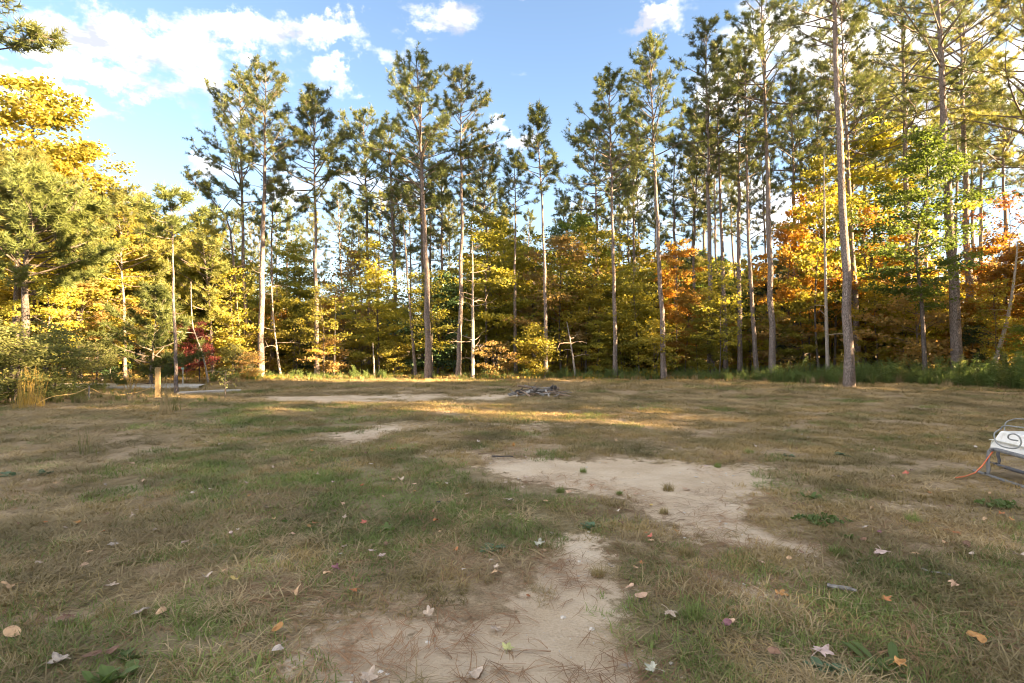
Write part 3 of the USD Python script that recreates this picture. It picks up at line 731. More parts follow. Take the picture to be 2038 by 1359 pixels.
for k, (key, mat, H, spread, cb, n, leaf, r0, limbs, stems) in enumerate([
        ("tall_yellow", "leaf_yellow", 12, 3.3, .12, 15000, .15, .13, 46, 1), ("yellow", "leaf_yellow", 7, 1.7, .18, 7000, .115, .045, 26, 1), ("yellow_b", "leaf_yellow", 6, 1.6, .15, 6000, .11, .04, 24, 2),
        ("lime", "leaf_lime", 7.5, 1.9, .2, 8000, .115, .06, 28, 1), ("lime_b", "leaf_lime", 6, 1.5, .15, 6500, .11, .04, 26, 2), ("lime_c", "leaf_lime", 8.5, 1.6, .3, 7000, .115, .055, 26, 1),
        ("green", "leaf_green", 6.5, 1.7, .15, 7000, .115, .05, 26, 1), ("green_b", "leaf_green", 8, 1.8, .3, 8000, .115, .07, 28, 1),
        ("dark", "leaf_dark", 4.5, 1.2, .06, 6500, .10, .04, 28, 1), ("orange", "leaf_orange", 7, 1.6, .2, 6500, .115, .045, 26, 1), ("orange_b", "leaf_orange", 5.5, 1.5, .15, 5500, .11, .035, 24, 2),
        ("russet", "leaf_russet", 5.5, 1.5, .18, 4200, .105, .035, 22, 1), ("red", "leaf_red", 4, 1.3, .25, 3200, .09, .03, 20, 2), ("red_sparse", "leaf_dullred", 8, 1.6, .5, 1500, .11, .05, 22, 1), ("olive", "leaf_olive", 3, 1.6, .03, 6500, .085, .03, 30, 5),
        ("sparse", "leaf_lime", 6, 1.3, .25, 2200, .105, .03, 22, 1), ("brown_low", "leaf_russet", 2.6, 1.2, .1, 2600, .10, .02, 18, 3), ("yellow_low", "leaf_yellow", 2.8, 1.2, .12, 2800, .10, .02, 18, 2)]):
    proto(key, hardwood_parts(400 + k, H, spread, cb, n, leaf, r0, limbs, stems=stems), ("dark_bark", "twig_bark", mat))
    HK[key] = H

CAT = {"sparse": "sapling", "brown_low": "sapling", "yellow_low": "sapling", "olive": "bush"}
NAME = {"tall_yellow": "maple_tree", "olive": "bush", "dark": "holly_tree", "red": "maple_sapling", "sparse": "sapling", "brown_low": "sapling", "yellow_low": "sapling"}
rngw = np.random.default_rng(77)


def plant(key, px, top, d, label, group=None, wide=1.0):
    """One tree of a kind: under photo column px at the distance d, as tall as the photo shows it."""
    p = at(px, 688, d)
    z = float(gz(p[0], d)) - 0.03
    h = at(px, top, d)[2] - z
    s = h / HK[key]
    copy(key, NAME.get(key, "broadleaf_tree"), label, CAT.get(key, "tree"), (p[0], d, z), rngw.uniform(0, 360), (s * wide, s * wide, s), group)


for a in [  # kind, photo column, top row, distance, label, width factor
        ("tall_yellow", 50, 160, 25, "huge bright yellow tree filling the upper left edge", 1.15), ("tall_yellow", 150, 290, 24, "big yellow tree stepping down to the right of the huge one at the left edge", 1.15),
        ("tall_yellow", -70, 190, 24, "golden tree cut off by the left edge of the picture", 1.0), ("yellow", 235, 410, 29, "yellow tree behind the golden-green pine on the left", 1.3), ("lime", 300, 425, 31, "yellow-green tree left of the lone young pine", 1.3),
        ("yellow", 385, 455, 33, "yellow tree in the dip of the skyline right of the lone young pine", 1.4), ("yellow_b", 440, 490, 33, "yellow tree behind the leftmost row pine", 1.3), ("lime_b", 205, 520, 24, "yellow-green tree low on the left behind the bare grey stem", 1.3),
        ("russet", 165, 560, 23, "russet and tan tree beside the bare leaning grey stem", 1.3), ("russet", 255, 600, 25, "russet tree left of the wooden post, in shade", 1.2), ("lime", 95, 500, 20.5, "yellow-green tree under the heavy pine boughs at the left", 1.0),
        ("olive", 25, 660, 15.5, "grey-green bush at the left edge, tallest of the bushes there", 1.4), ("olive", 105, 655, 17, "olive bush behind the sunlit grass tuft", 1.1), ("olive", -40, 640, 15, "grey-green bush reaching in from the left edge", 1.2), ("olive", 190, 690, 20, "low olive bush behind the white tags", 1.0),
        ("dark", 225, 660, 24, "dark evergreen behind the golden weed", 1.4), ("red", 398, 640, 24, "crimson young maple behind the slim pine by the road", 1.0), ("red", 372, 690, 25, "small crimson maple just left of the larger crimson one", .9),
        ("lime_b", 452, 610, 28, "mottled green-yellow tree right of the crimson maple", 1.0), ("orange_b", 470, 630, 30, "salmon-orange sapling between the leftmost row pines", .8), ("orange_b", 550, 590, 30, "salmon-red sapling right of the thickest left-hand trunk", .9), ("olive", 470, 690, 26, "leafy low bush at the clearing's edge below the leftmost pine", 1.0), ("brown_low", 500, 700, 25.5, "low yellowing bush under the close pair of pines", 1.1),
        ("dark", 592, 640, 30, "dark green tree left of the lone straight pine", 1.3), ("lime_c", 585, 480, 36, "yellow-green tree far behind, left of the lone straight pine", 1.2), ("russet", 705, 500, 31, "russet-topped tree left of the long-limbed grey pine", 1.0), ("orange_b", 660, 590, 31, "tan-orange tree right of the lone straight pine", 1.0),
        ("lime", 755, 535, 28.5, "spreading yellow-green tree in front of the crooked-branch pine", 1.2), ("lime", 795, 610, 30, "yellow-green tree between the two leaning middle trunks", 1.1), ("dark", 868, 545, 28.5, "dark glossy evergreen right of the biggest middle trunk", 1.2),
        ("lime_b", 905, 590, 30, "yellow-green tree behind the curving pine", 1.1), ("lime", 965, 425, 29.5, "tall yellow-green maple right of the curving pine", 1.15), ("lime_c", 935, 500, 32, "yellow-green tree close behind the tall maple", 1.1), ("lime", 1000, 440, 33, "yellow-green tree between the tall maple and the dark narrow pine", 1.0),
        ("lime_b", 1050, 470, 33, "yellow-green tree between the dark narrow pine and the slender one", 1.1), ("russet", 1118, 470, 30, "dusky pink-red tree just right of the slender pine behind the heap", 1.2), ("green_b", 1140, 430, 33, "dark green tree behind the dusky pink-red one", 1.1), ("lime", 1190, 455, 30.5, "large yellow-green tree left of the tall slim unlit pine", 1.25),
        ("yellow_b", 1165, 560, 29, "yellow tree right of the heap, behind the crooked bare stem", 1.1), ("yellow", 1250, 470, 40, "pale yellow sunlit tree far back right of the tall slim pine", 1.4), ("lime", 1265, 560, 31, "yellow-green tree between the two tall unlit pines", 1.1), ("yellow", 1300, 540, 37, "bright yellow tree deep in the wood left of the orange saplings", 1.3),
        ("orange", 1348, 480, 29.5, "orange-red sapling tree right of the pine with reddish lower trunk", .9), ("orange_b", 1362, 580, 28.5, "lower orange tree in front of the orange-red one", .9), ("lime_b", 1390, 640, 27.5, "bright yellow-green tree left of the triple group's foot", .9), ("orange_b", 1462, 640, 33, "rusty orange tree between the triple group's trunks", 1.2),
        ("yellow", 1445, 590, 38, "yellow tree far behind the triple group", 1.4), ("orange", 1570, 440, 30, "pinkish orange tree left of the sturdy crooked pine", 1.0), ("orange", 1612, 380, 31, "tall sparse orange-green tree right of the sturdy crooked pine", .8), ("lime_c", 1632, 300, 28.5, "tall thin-leaved yellowing tree left of the big near pine", .85),
        ("orange", 1725, 420, 31, "tall orange-yellow tree right of the big near pine", 1.2), ("yellow", 1745, 560, 28, "golden yellow tree low between the big near pine and the dark-stemmed maple", 1.2), ("yellow_b", 1795, 600, 29, "golden tree glowing low behind the feathery weeds", 1.2), ("orange", 1790, 500, 33, "orange tree deep behind the golden ones", 1.2),
        ("orange_b", 1885, 600, 29, "orange tree behind the big right-hand pine's foot", 1.2), ("dark", 1935, 650, 26, "dark evergreen sapling at the right-hand pair's foot", 1.3), ("orange", 1985, 470, 27.5, "salmon-orange tree right of the right-hand pair", 1.2), ("red_sparse", 2005, 385, 27, "dull red thin-leaved tree near the right edge", .9), ("orange", 2050, 480, 26, "orange tree cut by the right edge", 1.2),
        ("sparse", 1985, 560, 24.5, "thin sapling with few leaves near the right edge", 1.0), ("green", 2060, 600, 23, "green tree at the right edge behind the tall weeds", 1.1), ("lime_c", 1730, 250, 33, "tall yellow-green tree behind the big near pine", 1.2), ("green_b", 1660, 420, 31, "green tree behind the slender pale leafless stem", 1.0),
        ("lime", 1540, 600, 29, "yellow-green tree at the pale tall pine's foot", 1.0), ("yellow_low", 1060, 650, 27, "golden-brown sapling right behind the heap", 1.2), ("brown_low", 985, 680, 26.5, "brownish low sapling left of the heap", 1.2), ("yellow_low", 1240, 640, 28.5, "low yellow sapling right of the tall slim pine's foot", 1.2)]:
    plant(*a[:5], wide=a[5])

# the near maple with a dark stem, green and gold, on the right
mp = hardwood_parts(470, 10.5, 2.7, .30, 14000, .115, .10, 44, top=.8)
p = at(1842, 688, 23.5)
make_tree("maple_tree", "tall green and gold maple with a dark stem, left of the right-hand pines", "tree", mp, ("dark_bark", "twig_bark", "leaf_green"), (p[0], 23.5, float(gz(p[0], 23.5)) - .03), 40)

# deeper rows: what shows between the front trees
deep = np.random.default_rng(9)


def skyline(px):
    return float(np.interp(px, [-400, 0, 200, 330, 450, 520, 700, 900, 1000, 1150, 1350, 1500, 1600, 1750, 2038, 2500], [300, 330, 410, 450, 490, 560, 600, 540, 480, 500, 500, 540, 490, 480, 480, 480]))


MARKS = [(-999, "left edge"), (52, "thick left-edge pine"), (352, "lone young pine"), (500, "close pair of pines"), (630, "lone straight pine"), (735, "long-limbed grey pine"), (852, "biggest middle pine"), (913, "curving pine"), (1087, "slender pine behind the heap"),
         (1225, "slim unlit pine"), (1322, "pine with the reddish foot"), (1440, "triple group"), (1535, "pale tall pine"), (1690, "big near pine"), (1842, "dark-stemmed maple"), (1915, "right-hand pair"), (2038, "right edge")]


def between(px):
    k = max(i for i, m in enumerate(MARKS) if m[0] <= px)
    return f"beyond the {MARKS[-1][1]}" if k == len(MARKS) - 1 else f"between {MARKS[k][1]} and {MARKS[k + 1][1]}"


KD = {"yellow": "yellow-leaved tree", "lime": "yellow-green tree", "green": "green-leaved tree", "orange": "orange-leaved tree", "russet": "russet tree", "dark": "dark evergreen tree", "sparse": "thin-leaved sapling", "brown": "low brownish sapling"}
for d0, d1, n, lift in ((30, 36, 60, 30), (36, 44, 64, 10), (44, 56, 60, -10), (56, 75, 50, -10)):
    for i in range(n):
        d = deep.uniform(d0, d1)
        px = -250 + 2370 * (i + deep.uniform(0, 1)) / n
        key = deep.choice(["yellow", "yellow_b", "lime", "lime_b", "lime_c", "green", "green_b", "orange", "russet", "dark"], p=[.19, .13, .2, .14, .1, .05, .05, .06, .05, .03] if px < 1300 else [.17, .12, .17, .1, .08, .05, .05, .16, .07, .03])
        top = skyline(px) + lift + abs(deep.normal(0, 70))
        if d > 44 and px > 1480 + (75 - d) * 12:
            continue
        kd = KD[key.split("_")[0]]
        plant(key, px, top, d, f"{kd} {'close behind' if d < 36 else 'farther back' if d < 46 else 'far back'} {between(px)}", f"{kd}s deep in the wood", deep.uniform(1.0, 1.5))
SK = {"sparse": "thin-leaved sapling", "brown_low": "low brownish sapling", "yellow_low": "low golden sapling", "lime_b": "small yellow-green tree"}
for i in range(115):
    d = deep.uniform(26.5, 38)
    px = 420 + 1750 * (i + deep.uniform(0, 1)) / 115
    key = deep.choice(["sparse", "brown_low", "yellow_low", "lime_b"], p=[.2, .15, .3, .35])
    plant(key, px, {"sparse": 560, "brown_low": 672, "yellow_low": 668, "lime_b": 600}[key] + deep.normal(0, 30), d, f"{SK[key]} at the wood's foot {between(px)}".replace(' at the', ' at').replace("wood's foot", 'the edge'), f"{SK[key]}s at the foot of the wood", 1.1)
for i in range(85):
    d = deep.uniform(33, 60)
    px = -200 + 2500 * (i + deep.uniform(0, 1)) / 85
    top = np.interp(px, [-200, 300, 450, 900, 1060, 1200, 1400, 1700, 2300], [260, 420, 430, 330, 420, 330, 260, 120, 60]) + abs(deep.normal(0, 50)) - 20
    if d > 46 and px > 1500:
        continue
    p = at(px, 688, d)
    k = deep.integers(0, 5)
    s = at(px, top, d)[2] / 15.0
    sw = s * deep.uniform(.65, 1.0)
    gold = k in (1, 3)
    copy(f"pine_{k}", "pine_tree", f"{'golden-tinged' if gold else 'green'} pine {'close behind' if d < 42 else 'farther back' if d < 52 else 'far back'} {between(px)}", "pine", (p[0], d, -.05), deep.uniform(0, 360), (sw, sw, s), f"pines behind the front row, {'golden' if gold else 'green'}")
for i in range(26):
    d = deep.uniform(36, 60)
    px = deep.choice([deep.uniform(-150, 480), deep.uniform(1150, 1600), deep.uniform(1600, 2200)])
    p = at(px, 688, d)
    k = deep.integers(0, 3)
    s = at(px, skyline(px) - 20 + abs(deep.normal(0, 40)), d)[2] / 10.0
    copy(f"bushy_pine_{k}", "pine_tree", f"bushy {'soft green' if k == 1 else 'golden-green'} pine far back {between(px)}", "pine", (p[0], d, -.05), deep.uniform(0, 360), s, f"bushy pines far back, {'soft green' if k == 1 else 'golden green'}")

# the same wood goes on outside the picture on the right, where it shades the clearing; a gap in it lets the streak of sun through
shade = np.random.default_rng(21)
beyond = []


def out_of_view(x, y, r):
    return x > 0.91 * y + r + 1.0


for i in range(330):
    x, y = shade.uniform(21, 44), shade.uniform(-22, 34)
    c = y + 0.264 * x
    kind = "pine" if shade.random() < .55 else "broad"
    r = 2.5 if kind == "pine" else 2.7
    tall = 1.0
    if not out_of_view(x, y, r) or 12.8 - r < c < 14.1 + r and not (x > 34 and kind == "pine" and shade.random() < .12) or 13.9 <= c < 20.0 and x > 29:
        continue
    if 13.9 <= c < 20.0:
        tall = .72
    elif 20 <= c < 24:
        if shade.random() < .4:
            continue
        tall = .76
    elif c >= 24 and (x > .91 * y + 9 or shade.random() < .85):
        continue
    if kind == "pine":
        beyond.append((f"pine_{shade.integers(0, 5)}", x, y, shade.uniform(1.0, 1.3) * tall))
    else:
        key = shade.choice(["tall_yellow", "lime", "green_b", "lime_c", "orange"])
        beyond.append((key, x, y, shade.uniform(.9, 1.3) * tall * (1 if key != "tall_yellow" else .8) * (1.4 if HK[key] < 9 else 1)))
for i in range(46):
    x = 20.5 + 8.5 * ((i * .618) % 1)
    c = 16.7 + 4.2 * i / 22 if i < 22 else 10.0 - 22.0 * ((i - 22) / 24) ** 1.3
    key = ["green_b", "lime_c", "lime"][i % 3]
    beyond.append((key, x, c - .264 * x, (12.2 if i < 22 else 14.0) / HK[key]))
for x, c, s in [(24.0, 13.0, 1.12), (25.5, 13.6, 1.15), (27.0, 14.2, 1.18), (28.5, 13.3, 1.2)]:           # pines in the gap: the sun comes in under their crowns
    beyond.append(("pine_1", x, c - .264 * x, s))
for i in range(20):                                                 # lower trees that shade the foot of the wood
    y = 14.0 + 14.0 * i / 19
    x = .91 * y + 4.0 + 3.0 * ((i * .618) % 1)
    key = ["lime", "green_b", "yellow"][i % 3]
    beyond.append((key, max(x, 19), y, 7.6 / HK[key]))
for x, y, h in [(13.6, 9.3, 2.9), (14.6, 10.6, 3.0), (15.6, 9.0, 3.3), (14.2, 11.6, 2.9), (16.6, 10.2, 3.4), (13.8, 8.3, 3.2)]:     # low growth at the mouth of the gap
    beyond.append(("olive", x, y, h / 3))
pb = UsdGeom.PointInstancer.Define(stage, "/World/wood_beyond")
keys = sorted({b[0] for b in beyond})
for k in keys:
    x = UsdGeom.Xform.Define(stage, f"/World/wood_beyond/{NAME.get(k, 'pine_tree' if k.startswith('pine') else 'broadleaf_tree')}_{keys.index(k) + 1:03d}")
    x.GetPrim().GetReferences().AddInternalReference(PROTO[k])
    pb.CreatePrototypesRel().AddTarget(x.GetPath())
pb.CreatePositionsAttr(Vt.Vec3fArray([Gf.Vec3f(float(b[1]), float(b[2]), -.05) for b in beyond]))
pb.CreateProtoIndicesAttr(Vt.IntArray([keys.index(b[0]) for b in beyond]))
pb.CreateScalesAttr(Vt.Vec3fArray([Gf.Vec3f(float(b[3])) for b in beyond]))
turn = shade.uniform(0, math.pi, len(beyond))
pb.CreateOrientationsAttr(Vt.QuathArray([Gf.Quath(float(math.cos(t)), 0.0, 0.0, float(math.sin(t))) for t in turn]))
tag(pb.GetPrim(), kind="stuff")

# the wood closes far behind
far = np.random.default_rng(31)
fw = [hardwood_parts(500 + k, 7, 2.6, .05, 1500, .36, .1, 26)[2].get() for k in range(3)]
FX, FY = far.uniform(-150, 110, 420), far.uniform(78, 130, 420)
pi = UsdGeom.PointInstancer.Define(stage, "/World/far_wood")
for k, m in enumerate(("leaf_yellow", "leaf_lime", "leaf_green")):
    q = unique("/World/far_wood", "crown")
    usdkit.mesh(stage, q, fw[k], LOOK[m])
    pi.CreatePrototypesRel().AddTarget(q)
pi.CreatePositionsAttr(Vt.Vec3fArray.FromNumpy(np.stack([FX, FY, 0 * FX], 1).astype(np.float32)))
pi.CreateProtoIndicesAttr(Vt.IntArray.FromNumpy(far.integers(0, 3, 420).astype(np.int32)))
pi.CreateScalesAttr(Vt.Vec3fArray.FromNumpy(np.repeat(far.uniform(.8, 1.3, (420, 1)), 3, 1).astype(np.float32)))
tag(pi.GetPrim(), kind="stuff")

# ------------------------------------------------------------------ grass, straw, weeds and other things nobody could count
def blades(rng, n, radius, l0, l1, lean0, lean1, w, curl=0.35, clump=0):
    """n grass blades (three triangles each) on a round patch."""
    if clump:
        c = rng.normal(0, radius * 0.55, (clump, 2))
        p = c[rng.integers(0, clump, n)] + rng.normal(0, radius * 0.13, (n, 2))
    else:
        r = radius * np.sqrt(rng.uniform(0, 1, n))
        a = rng.uniform(0, 6.283, n)
        p = np.stack([r * np.cos(a), r * np.sin(a)], 1)
    az, lean, l = rng.uniform(0, 6.283, n), np.radians(rng.uniform(lean0, lean1, n)), rng.uniform(l0, l1, n)
    h = np.stack([np.cos(az), np.sin(az), 0 * az], 1)
    up = np.array([0, 0, 1.0])
    d1 = h * np.sin(lean)[:, None] + up * np.cos(lean)[:, None]
    l2 = np.minimum(lean + curl * rng.uniform(0.3, 1.6, n), np.radians(96))
    d2 = unit(h * np.sin(l2)[:, None] + up * np.cos(l2)[:, None] + rng.normal(0, 0.18, (n, 3)) * [1, 1, .3])
    side = np.stack([-np.sin(az), np.cos(az), 0.25 * rng.normal(size=n)], 1)
    base = np.append(p, np.full((n, 1), -0.004), 1)
    mid = base + d1 * (l * 0.5)[:, None]
    tip = mid + d2 * (l * 0.5)[:, None]
    tip[:, 2] = np.maximum(tip[:, 2], 0.003)
    wv = side * (w * rng.uniform(0.6, 1.2, n))[:, None]
    V = np.stack([base - wv, base + wv, mid - wv * .8, mid + wv * .8, tip], 1).reshape(-1, 3)
    k = (np.arange(n) * 5)[:, None, None]
    F = (np.array([[0, 1, 3], [0, 3, 2], [2, 3, 4]])[None] + k).reshape(-1, 3)
    return V, F


def stuff(name, protos, pos, which, rz, scale):
    path = f"/World/{name}"
    pi = UsdGeom.PointInstancer.Define(stage, path)
    rel = pi.CreatePrototypesRel()
    for nm, mesh, mat in protos:
        p = unique(path, nm)
        usdkit.mesh(stage, p, mesh, LOOK[mat])
        rel.AddTarget(p)
    pi.CreatePositionsAttr(Vt.Vec3fArray.FromNumpy(np.asarray(pos, np.float32)))
    pi.CreateProtoIndicesAttr(Vt.IntArray.FromNumpy(np.asarray(which, np.int32)))
    q = np.zeros((len(pos), 4))
    q[:, 0], q[:, 3] = np.cos(rz / 2), np.sin(rz / 2)
    pi.CreateOrientationsAttr(Vt.QuathArray([Gf.Quath(float(a), 0.0, 0.0, float(b)) for a, b in q[:, [0, 3]]]))
    s = np.asarray(scale, np.float32)
    pi.CreateScalesAttr(Vt.Vec3fArray.FromNumpy(np.repeat(s[:, None], 3, 1) if s.ndim == 1 else s))
    tag(pi.GetPrim(), kind="stuff")
    return pi


rg = np.random.default_rng(55)


def field(y0, y1, per_m2, margin=0.5):
    area = 0.93 * (y1 ** 2 - y0 ** 2) + 2 * margin * (y1 - y0)
    n = int(area * per_m2)
    y = np.sqrt(rg.uniform(y0 ** 2, y1 ** 2, n))
    x = rg.uniform(-1, 1, n) * (0.93 * y + margin)
    return x, y


xs, ys, sc = [], [], []
for y0, y1, dens, s in ((1.7, 5, 32, 1.0), (5, 10, 18, 1.08), (10, 18, 9, 1.5), (18, 31, 3.6, 2.1)):
    x, y = field(y0, y1, dens)
    xs.append(x), ys.append(y), sc.append(np.full(len(x), s))
gx, gy, gs = map(np.concatenate, (xs, ys, sc))
sand, gre, stw, brn = sand_at(gx, gy), cover(GREEN, gx, gy, .8), cover(STRAW, gx, gy, .8), cover(BROWN, gx, gy, .8)
patch = vnoise(gx * 0.8, gy * 0.8, 61, 4)
keep = rg.uniform(0, 1, len(gx)) > np.clip(sand * 1.5 - 0.35 * (patch - .5), 0, 0.985)
keep &= ~((gx > 5.0) & (gy > 5.2) & (gy < 7.9) & (gx < 7.2) & (rg.uniform(0, 1, len(gx)) < .6))
keep &= ~((gy < 4.5) & (cover(LITTER, gx, gy, .5) > .6) & (rg.uniform(0, 1, len(gx)) < .55))
gx, gy, gs, gre, stw, brn, patch, sand = (a[keep] for a in (gx, gy, gs, gre, stw, brn, patch, sand))
wg = 0.12 + 1.25 * gre * smoothstep(.35, .65, patch) + .3 * gre
ws = 0.5 + 1.7 * stw + 0.8 * smoothstep(.55, .75, vnoise(gx * .6, gy * .6, 81, 3))
wb = 0.40 + 1.7 * brn + 0.8 * smoothstep(.45, .7, vnoise(gx * .7, gy * .7, 91, 3)) + 0.8 * sand
tot = wg + ws + wb
u = rg.uniform(0, 1, len(gx)) * tot
typ = np.where(u < wg, 0, np.where(u < wg + ws, 1, 2))
rb = np.random.default_rng(56)
G = [("short_turf", blades(rb, 420, .26, .03, .08, 15, 75, .0027, .5), "grass_green"), ("short_turf", blades(rb, 340, .26, .04, .10, 20, 80, .0028, .5, 22), "grass_green"), ("matted_turf", blades(rb, 360, .27, .04, .10, 45, 88, .0027, .3), "grass_green")]
S = [("dry_tuft", blades(rb, 200, .28, .07, .20, 50, 89, .0026, .5, 9), "grass_straw"), ("dry_mat", blades(rb, 210, .30, .09, .24, 68, 90, .0026, .2), "grass_straw"), ("dry_tuft", blades(rb, 190, .25, .06, .15, 40, 88, .0026, .6, 5), "grass_straw")]
B = [("brown_turf", blades(rb, 370, .27, .03, .08, 25, 85, .0027, .6, 26), "grass_brown"), ("brown_mat", blades(rb, 300, .28, .05, .14, 60, 90, .0026, .3), "grass_brown"), ("brown_turf", blades(rb, 330, .26, .035, .09, 20, 80, .0027, .5, 14), "grass_brown")]
for k, (nm, pr) in enumerate((("grass", G), ("dry_grass", S), ("brown_grass", B))):
    m = typ == k
    tall = np.where(gy[m] > 20, 1.6, 1.0)
    sz = gs[m] * rg.uniform(.75, 1.25, m.sum())
    stuff(nm, pr, np.stack([gx[m], gy[m], gz(gx[m], gy[m]) - 0.018 * sand[m]], 1), rg.integers(0, 3, m.sum()), rg.uniform(0, 6.283, m.sum()), np.stack([sz, sz, sz ** .5 * tall], 1))


def needle_patch(rng, n, radius):
    """Fallen pine needles in bundles of three, nearly flat, slightly bent."""
    mb = MB()
    for _ in range(n):
        p = rng.normal(0, radius * .5, 2)
        az = rng.uniform(0, 6.283)
        for b in range(rng.integers(1, 4)):
            a = az + rng.normal(0, .12)
            l, w = rng.uniform(.12, .23), .0017
            h = np.array([math.cos(a), math.sin(a), 0])
            sd = np.array([-h[1], h[0], 0])
            z0, z1 = rng.uniform(.002, .014), rng.uniform(.002, .02)
            p0 = np.array([p[0], p[1], z0])
            p1 = p0 + h * l * .5 + sd * rng.normal(0, .008) + [0, 0, .006]
            p2 = p0 + h * l + sd * rng.normal(0, .02)
            p2[2] = z1
            mb.add([p0 - sd * w, p0 + sd * w, p1 - sd * w, p1 + sd * w, p2 - sd * w * .6, p2 + sd * w * .6], [[0, 1, 3], [0, 3, 2], [2, 3, 5], [2, 5, 4]])
    return mb.get()


x1, y1_ = field(1.7, 6, 9)
x2, y2_ = field(6, 15, 2.4)
nx, ny = np.concatenate([x1, x2]), np.concatenate([y1_, y2_])
lit_ = cover(LITTER, nx, ny, .6)
keep = rg.uniform(0, 1, len(nx)) < np.clip(.30 + .7 * lit_ + .45 * sand_at(nx, ny) + .5 * (vnoise(nx * .9, ny * .9, 71, 3) - .5), 0, 1)
nx, ny = nx[keep], ny[keep]
stuff("pine_straw", [("needles", needle_patch(rb, 34, .34), "straw_needles") for _ in range(6)], np.stack([nx, ny, gz(nx, ny) - 0.01 * sand_at(nx, ny) + .002], 1), rg.integers(0, 6, len(nx)), rg.uniform(0, 6.283, len(nx)), rg.uniform(.8, 1.2, len(nx)))

# crumbs of soil and pebbles on the bare sand
import trimesh
ico = trimesh.creation.icosphere(1, 1.0)
crumb = [(ico.vertices * [1, .8, .55] + rb.normal(0, .10, ico.vertices.shape), ico.faces) for _ in range(3)]
px_, py_ = field(1.8, 8, 110)
sd_ = sand_at(px_, py_)
keep = rg.uniform(0, 1, len(px_)) < sd_ * .8
px_, py_, sd_ = px_[keep], py_[keep], sd_[keep]
stuff("pebbles", [("pebble", c, "pebble") for c in crumb], np.stack([px_, py_, gz(px_, py_) - .018 * sd_ + .001], 1), rg.integers(0, 3, len(px_)), rg.uniform(0, 6.283, len(px_)), np.minimum(.0018 * rg.pareto(1.7, len(px_)) + .0022, .017))


def feather_weed(rng, h, n_side, spread):
    """A feathery weed: a stem with many thread-like side leaves."""
    mb = MB()
    for s in range(rng.integers(2, 5)):
        az = rng.uniform(0, 6.283)
        lean = rng.uniform(0.05, .35)
        top = np.array([math.cos(az) * lean * h, math.sin(az) * lean * h, h * rng.uniform(.7, 1.0)])
        b0 = np.append(rng.normal(0, .05, 2), -.03)
        line = curve([b0, b0 + top * [.3, .3, .55], b0 + top], 6)
        mb.tube(line, np.linspace(.006, .002, 6), 3)
        for k in range(n_side):
            u = rng.uniform(.15, 1.0)
            p0 = np.array([np.interp(u, np.linspace(0, 1, 6), line[:, j]) for j in range(3)])
            a = rng.uniform(0, 6.283)
            d = unit([math.cos(a), math.sin(a), rng.uniform(.1, 1.1)])
            l = spread * rng.uniform(.4, 1.0) * (1.1 - .6 * u)
            side = unit(np.cross(d, rng.normal(size=3))) * .006
            m = p0 + d * l * .55
            e = m + (d + [0, 0, -.5]) * l * .45
            mb.add([p0 - side * .5, p0 + side * .5, m - side, m + side, e], [[0, 1, 3], [0, 3, 2], [2, 3, 4]])
    return mb.get()


weeds = [feather_weed(rb, .6, 46, .16), feather_weed(rb, .8, 60, .18), feather_weed(rb, .45, 40, .14)]
tall_grass = [blades(rb, 120, .18, .25, .6, 2, 30, .004, .5, 4), blades(rb, 120, .2, .2, .5, 5, 40, .004, .6, 4)]
wpx = rg.uniform(420, 2150, 2300)
depth_edge = np.interp(wpx, [420, 520, 700, 1000, 1400, 1600, 1800, 2038, 2150], [23.5, 25.5, 25.8, 25.8, 25.5, 23.5, 22.5, 20.0, 19.0])
wd = depth_edge + rg.gamma(1.3, 1.5, len(wpx))
wx = (wpx - 1019) / FPX * wd
wh = np.interp(wpx, [420, 800, 1300, 1550, 1750, 2038], [.75, .6, .75, 1.0, 1.25, 1.5]) * rg.uniform(.5, 1.15, len(wpx))
k5 = rg.choice(5, len(wpx), p=[.24, .24, .17, .2, .15])
stuff("tall_weeds", [("feathery_weed", weeds[0], "weed_green"), ("feathery_weed", weeds[1], "weed_green"), ("feathery_weed", weeds[2], "leaf_olive"), ("tall_grass", tall_grass[0], "weed_green"), ("tall_grass", tall_grass[1], "grass_straw")],
      np.stack([wx, wd, gz(wx, wd)], 1), k5, rg.uniform(0, 6.283, len(wpx)), wh)

# weeds and leaf litter on the left side, round the posts and the road
lpx = rg.uniform(-120, 470, 520)
ld = rg.uniform(15.2, 23, 520)
keep = ~((ld > 18.6) & (lpx > 270) & (lpx < 480)) & ~((lpx > 340) & (ld > 16.5))
lpx, ld = lpx[keep], ld[keep]
lx = (lpx - 1019) / FPX * ld
stuff("low_weeds", [("feathery_weed", weeds[2], "weed_green"), ("tall_grass", tall_grass[1], "grass_straw"), ("tall_grass", tall_grass[0], "leaf_olive")], np.stack([lx, ld, gz(lx, ld)], 1), rg.choice(3, len(lx), p=[.35, .4, .25]), rg.uniform(0, 6.283, len(lx)),
      np.interp(lpx, [-120, 100, 200, 470], [1.1, .8, .5, .4]) * rg.uniform(.5, 1.1, len(lx)))

